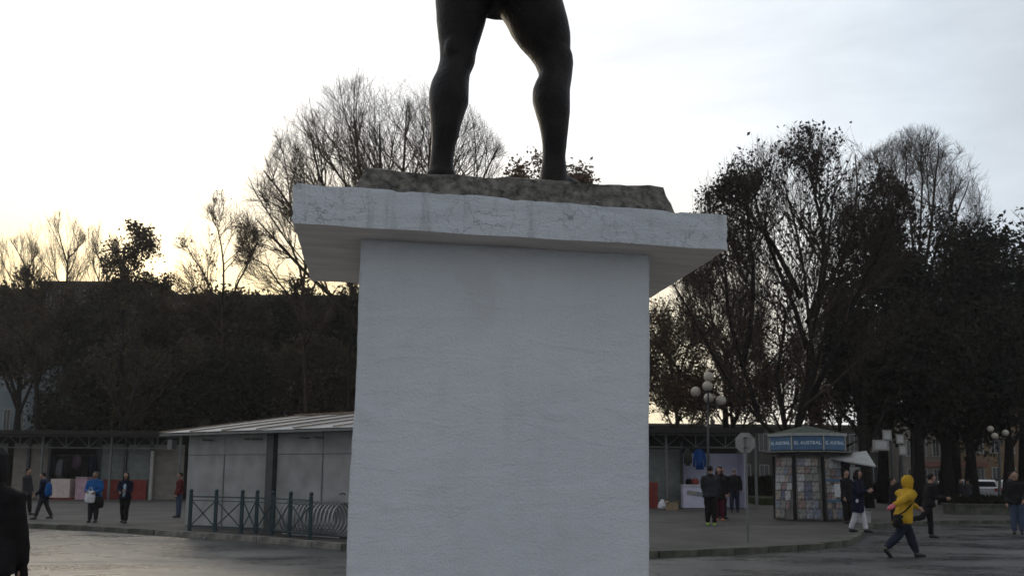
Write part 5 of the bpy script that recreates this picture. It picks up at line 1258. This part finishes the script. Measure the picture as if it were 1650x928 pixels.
    m_ = (rel_ @ f3 > .012 * s) & (rel_[:, 2] < .032 * s) & (rel_[:, 2] > -.07 * s) & (np.abs(rel_ @ np.array(tuple(sdv))) < .040 * s)
    cx_[m_] -= f3 * ((rel_[m_] @ f3) - .012 * s)[:, None]
    cut.vertices.foreach_set('co', cx_.astype(np.float32).ravel()); cut.update()
    link('hair', cut, root)
    for e_ in (-1, 1): MB().ball(hc_ + fwd * .052 * s + sdv * e_ * .018 * s + Vector((0, 0, .004 * s)), (.006 * s, .004 * s, .004 * s), 8).build('eye', m_eye, root)
    MB().ball(hc_ + fwd * .053 * s + Vector((0, 0, -.034 * s)), (.012 * s, .005 * s, .004 * s), 8).build('mouth', m_lip, root)
    if hood_up:
        ho = MB().rings([(hc_ + Vector((0, 0, -.09 * s)) + bk * .005 * s, .05 * s, .052 * s), (hc_ + Vector((0, 0, -.05 * s)) + bk * .012 * s, .060 * s, .07 * s), (hc_ + bk * .012 * s, .064 * s, .078 * s), (hc_ + bk * .010 * s + Vector((0, 0, .045 * s)), .056 * s, .070 * s), (hc_ + bk * .006 * s + Vector((0, 0, .078 * s)), .03 * s, .04 * s)], 18)
        hme = remeshed(ho, 'hood', hood, vox * .8, 2, .006 * s, 9, px)
        cx_ = np.array([tuple(v.co) for v in hme.vertices]); rel_ = cx_ - np.array(tuple(hc_))
        fr = rel_ @ f3; m_ = (fr > .03 * s) & (np.abs(rel_ @ np.array(tuple(sdv))) < .038 * s) & (rel_[:, 2] > -.055 * s) & (rel_[:, 2] < .045 * s)
        cx_[m_] -= f3 * (fr[m_] - .02 * s)[:, None]; hme.vertices.foreach_set('co', cx_.astype(np.float32).ravel()); hme.update()
        link('hood', hme, root)
    return root, s, hz, hands, tp
def Wp(root, v): return Matrix.Translation(root.location) @ Matrix.Rotation(root.rotation_euler.z, 4, 'Z') @ Vector(v)
def bag(label, root, top, w_, h, d_, m, strap=None, cat='bag', name='shoulder_bag', sm=None, grip=None):
    """hangs with its top at `top` (given in the person's own space)"""
    p = Wp(root, Vector(top)); t_ = thing(name, label, cat, (p.x, p.y, p.z - h), root.rotation_euler.z)
    me = remeshed(MB().rings([((0, 0, 0), w_ * .42, d_ * .4), ((0, 0, h * .15), w_ * .52, d_ * .52), ((0, 0, h * .6), w_ * .5, d_ * .48), ((0, 0, h * .95), w_ * .38, d_ * .25), ((0, 0, h), w_ * .3, d_ * .1)], 14), 'bag_body', m, .015, 2, .012, 9)
    link('bag_body', me, t_)
    if strap:
        pts_ = [Vector(q_) - Vector((top[0], top[1], top[2] - h)) for q_ in strap]
        MB().tube(pts_, .016, 6).build('strap', sm or m, t_, smooth=True)
    else: MB().tube([(-w_ * .2, 0, h * .95), (-w_ * .1, 0, h + .10), (w_ * .1, 0, h + .10), (w_ * .2, 0, h * .95)], .01, 6).build('handle', sm or m, t_, smooth=True)
    return t_
PI = math.pi
for n_ in ('black_cloth', 'navy_cloth', 'charcoal_cloth', 'dark_denim', 'blue_cloth', 'dull_red_cloth', 'maroon_cloth', 'dark_hair', 'mustard_yellow_coat', 'bright_blue_coat'):
    MATS[n_].node_tree.nodes['Principled BSDF'].inputs['Specular IOR Level'].default_value = .12
# near silhouette at the left edge
person('person in heavy black winter clothes, close by at the left edge, seen from behind', -34, 1000, 0, 0, PI + .15, dict(la=(-.05, .14, .3, .1), ra=(.1, .14, .3, .1)), m_blk, .06, m_blk, m_shoe, 'short', Y=6.8, H=1.78, build=1.04, vox=.014, hood=m_blk, hood_up=True, lean=.03, gloves=(m_blk, ('la', 'ra')))
# left pavement
person('person in dark clothes walking at the far left, behind the blue-bag carrier', 40, 829, 757, rz=PI / 2, pose=dict(lt=(.2, .1), rt=(-.2, .1)), jacket=m_char, trousers=m_blk, group=None)
r_, s_, hz_, hd_, tp_ = person('person in navy stepping along the left kerb with a blue shoulder bag', 68, 836, 768, rz=-PI / 2 + .4, pose=dict(lt=(.32, .1), rt=(-.28, .15), la=(.2, .12, .5, .2)), jacket=m_navy, hem=.08, trousers=m_char, lean=.10, hair='short')
bag('blue shoulder bag on the back of the person in navy at the left', r_, (.20, .14, hz_ + .42), .30, .44, .22, m_bluej, [(.16, .05, hz_ + .40), (.14, -.02, hz_ + .47), (.0, .05, hz_ + .50)])
r_, s_, hz_, hd_, tp_ = person('person in a bright blue coat standing at the left kerb holding bags in front', 149, 841, 765, rz=.1, pose=dict(la=(.25, .12, 1.0, .5), ra=(.3, .12, 1.1, .5), stance=.06), jacket=m_bluej, hem=.09, trousers=m_char, hood=m_bluej, hair='short', hairm=m_hairbr, build=1.15, skin=m_skinb)
bag('white plastic bag held in front of the bright blue coat', r_, (-.02, -.26, hz_ + .16), .30, .36, .16, m_plastic, name='carrier_bag')
bag('black bag hanging beside the leg of the person in bright blue', r_, (.18, -.16, hz_ - .02), .34, .34, .16, m_blk, [(.14, -.16, hz_ - .05), (.16, -.2, hz_ + .12), (.22, -.16, hz_ - .05)], name='hand_bag')
person('long-haired woman in an open dark jacket over a pale blue top at the left kerb', 199, 842, 764, rz=.15, pose=dict(lt=(.16, .05), rt=(-.22, .05), la=(.3, .12, 1.3, .6), ra=(.2, .12, 1.2, .5)), jacket=m_navy, hem=.05, trousers=m_blk, hair='long', shirt=m_lblue)
person('person in a dull red top standing by the left corner of the pale shed', 287, 833, 765, rz=-.9, pose=dict(la=(.1, .1, .4, .1)), jacket=m_redc, hem=.02, trousers=m_jeanb, hair='short')
# right: the standing group
person('tall person in dark jacket and lime green shoes, seen from behind', 1146, 846, 754, rz=PI - .3, pose=dict(la=(.1, .1, .5, .2), ra=(.1, .1, .6, .2)), jacket=m_char, hem=.05, trousers=m_blk, shoes=m_lime, hood=m_char, build=1.12)
person('person with a pale face and orange shoes, facing us beside the lime-shoed one', 1160, 843, 760, rz=-.25, pose=dict(lt=(.1, .05), ra=(.2, .1, .9, .3)), jacket=m_blk, hem=.12, trousers=m_maroon, shoes=m_orng, hair='long', Y=29.8)
person('person whose dark capped head shows behind the standing group of two', 1164, 838, 750, rz=.3, jacket=m_blk, hem=.05, trousers=m_blk, Y=31.2, hairm=m_blk)
person('grey-haired man in a black jacket with his back turned at the lilac stall', 1184, 824, 751, rz=PI - .15, pose=dict(la=(.5, .2, .9, .1), ra=(.0, .25, .3, .0), stance=.07), jacket=m_blk, hem=.03, trousers=m_jean, hairm=m_hairgr, build=1.12, Y=37)
# kiosk customers
r_, s_, hz_, hd_, tp_ = person('woman in a long dark coat and white trousers walking past the kiosk', 1384, 857, 760, rz=.75, pose=dict(lt=(.22, .05), rt=(-.10, .25), la=(.3, .1, 1.6, .6), ra=(.3, .1, 1.5, .6)), jacket=m_navy, hem=.2, trousers=m_whitec, hair='long', lean=.04)
bag('black handbag at the hip of the woman in white trousers', r_, (.22, .02, hz_ + .05), .28, .26, .14, m_blk, [(.19, .02, hz_ + .03), (.15, 0, hz_ + .45), (.22, .05, hz_ + .05)], name='hand_bag')
person('person in black standing in the dark opened side of the kiosk', 1366, 845, 762, rz=.5, jacket=m_blk, hem=.12, trousers=m_blk, hair='short', Y=28.6)
# woman in yellow, striding to the right on the wet road
r_, s_, hz_, hd_, tp_ = person('woman in a mustard yellow hooded coat striding right across the wet road', 1459, 897, 768, z0=0, rz=PI / 2 + .12, pose=dict(lt=(.38, .05), rt=(-.40, .42), la=(.85, .16, .2, 0), ra=(-1.1, .22, .0, 0), stance=.03), jacket=m_yel, hem=.09, trousers=m_jean,
       hood=m_yel, hood_up=True, hair='short', lean=.18, gloves=(m_pink, ('ra',)), vox=.013, build=1.22)
bag('black shoulder bag at the hip of the woman in yellow, on a thin diagonal strap', r_, (-.22, .27, hz_ + .04), .27, .27, .16, m_blk,
    [(-.22, .25, hz_ + .02), (-.235, .10, hz_ + .11), (-.235, .0, hz_ + .2), (-.215, -.12, hz_ + .31), (-.14, -.20, hz_ + .40), (-.03, -.21, hz_ + .49), (.06, -.12, hz_ + .54)])
person('young man in black running right along the kerb behind the woman in yellow', 1499, 866, 767, z0=0, rz=PI / 2 - .1, pose=dict(lt=(.12, .12), rt=(-.55, .85), la=(-.3, .12, 1.0, .1), ra=(.3, .12, 1.2, .2), stance=.03), jacket=m_blk, hem=.04, trousers=m_blk, hair='short', lean=.14)
person('person in dark clothes whose face shows just left of the yellow hood', 1441, 842, 770, rz=.7, jacket=m_blk, hem=.1, trousers=m_blk, Y=28)
person('dark figure standing far behind beside the white hatchback, left of a pair', 1549, 808, 764, rz=.5, jacket=m_blk, hem=.1, trousers=m_blk, Y=43, vox=.025)
person('dark figure standing far behind beside the white hatchback, right of a pair', 1561, 808, 766, rz=PI, jacket=m_char, hem=.06, trousers=m_blk, Y=43.5, vox=.025)
person('person in a dark jacket and blue jeans at the right edge of the view', 1641, 860, 763, z0=0, rz=-.5, pose=dict(la=(.2, .12, .6, .3)), jacket=m_blk, hem=.04, trousers=m_jeanb, hair='short', build=1.1)
person('partly cut-off person in dark clothes standing behind the one in blue jeans', 1632, 836, 764, rz=1.0, jacket=m_char, hem=.08, trousers=m_blk, Y=33)

# ================================================================ ADDED THIN HAZE, lifts the dark trees like backlight flare
hz = MB().box((0, 75, 22), (420, 330, 46.5)).build('flare_haze', None)
hm_ = bpy.data.materials.new('thin_flare_haze'); hm_.use_nodes = True; t = hm_.node_tree; t.nodes.clear()
vo_ = t.nodes.new('ShaderNodeVolumePrincipled'); ou_ = t.nodes.new('ShaderNodeOutputMaterial'); t.links.new(vo_.outputs[0], ou_.inputs['Volume'])
vo_.inputs['Color'].default_value = (.93, .93, .95, 1); vo_.inputs['Density'].default_value = .00040; vo_.inputs['Anisotropy'].default_value = .45
hz.data.materials.append(hm_); tag(hz, kind='stuff')
#@@NEXT
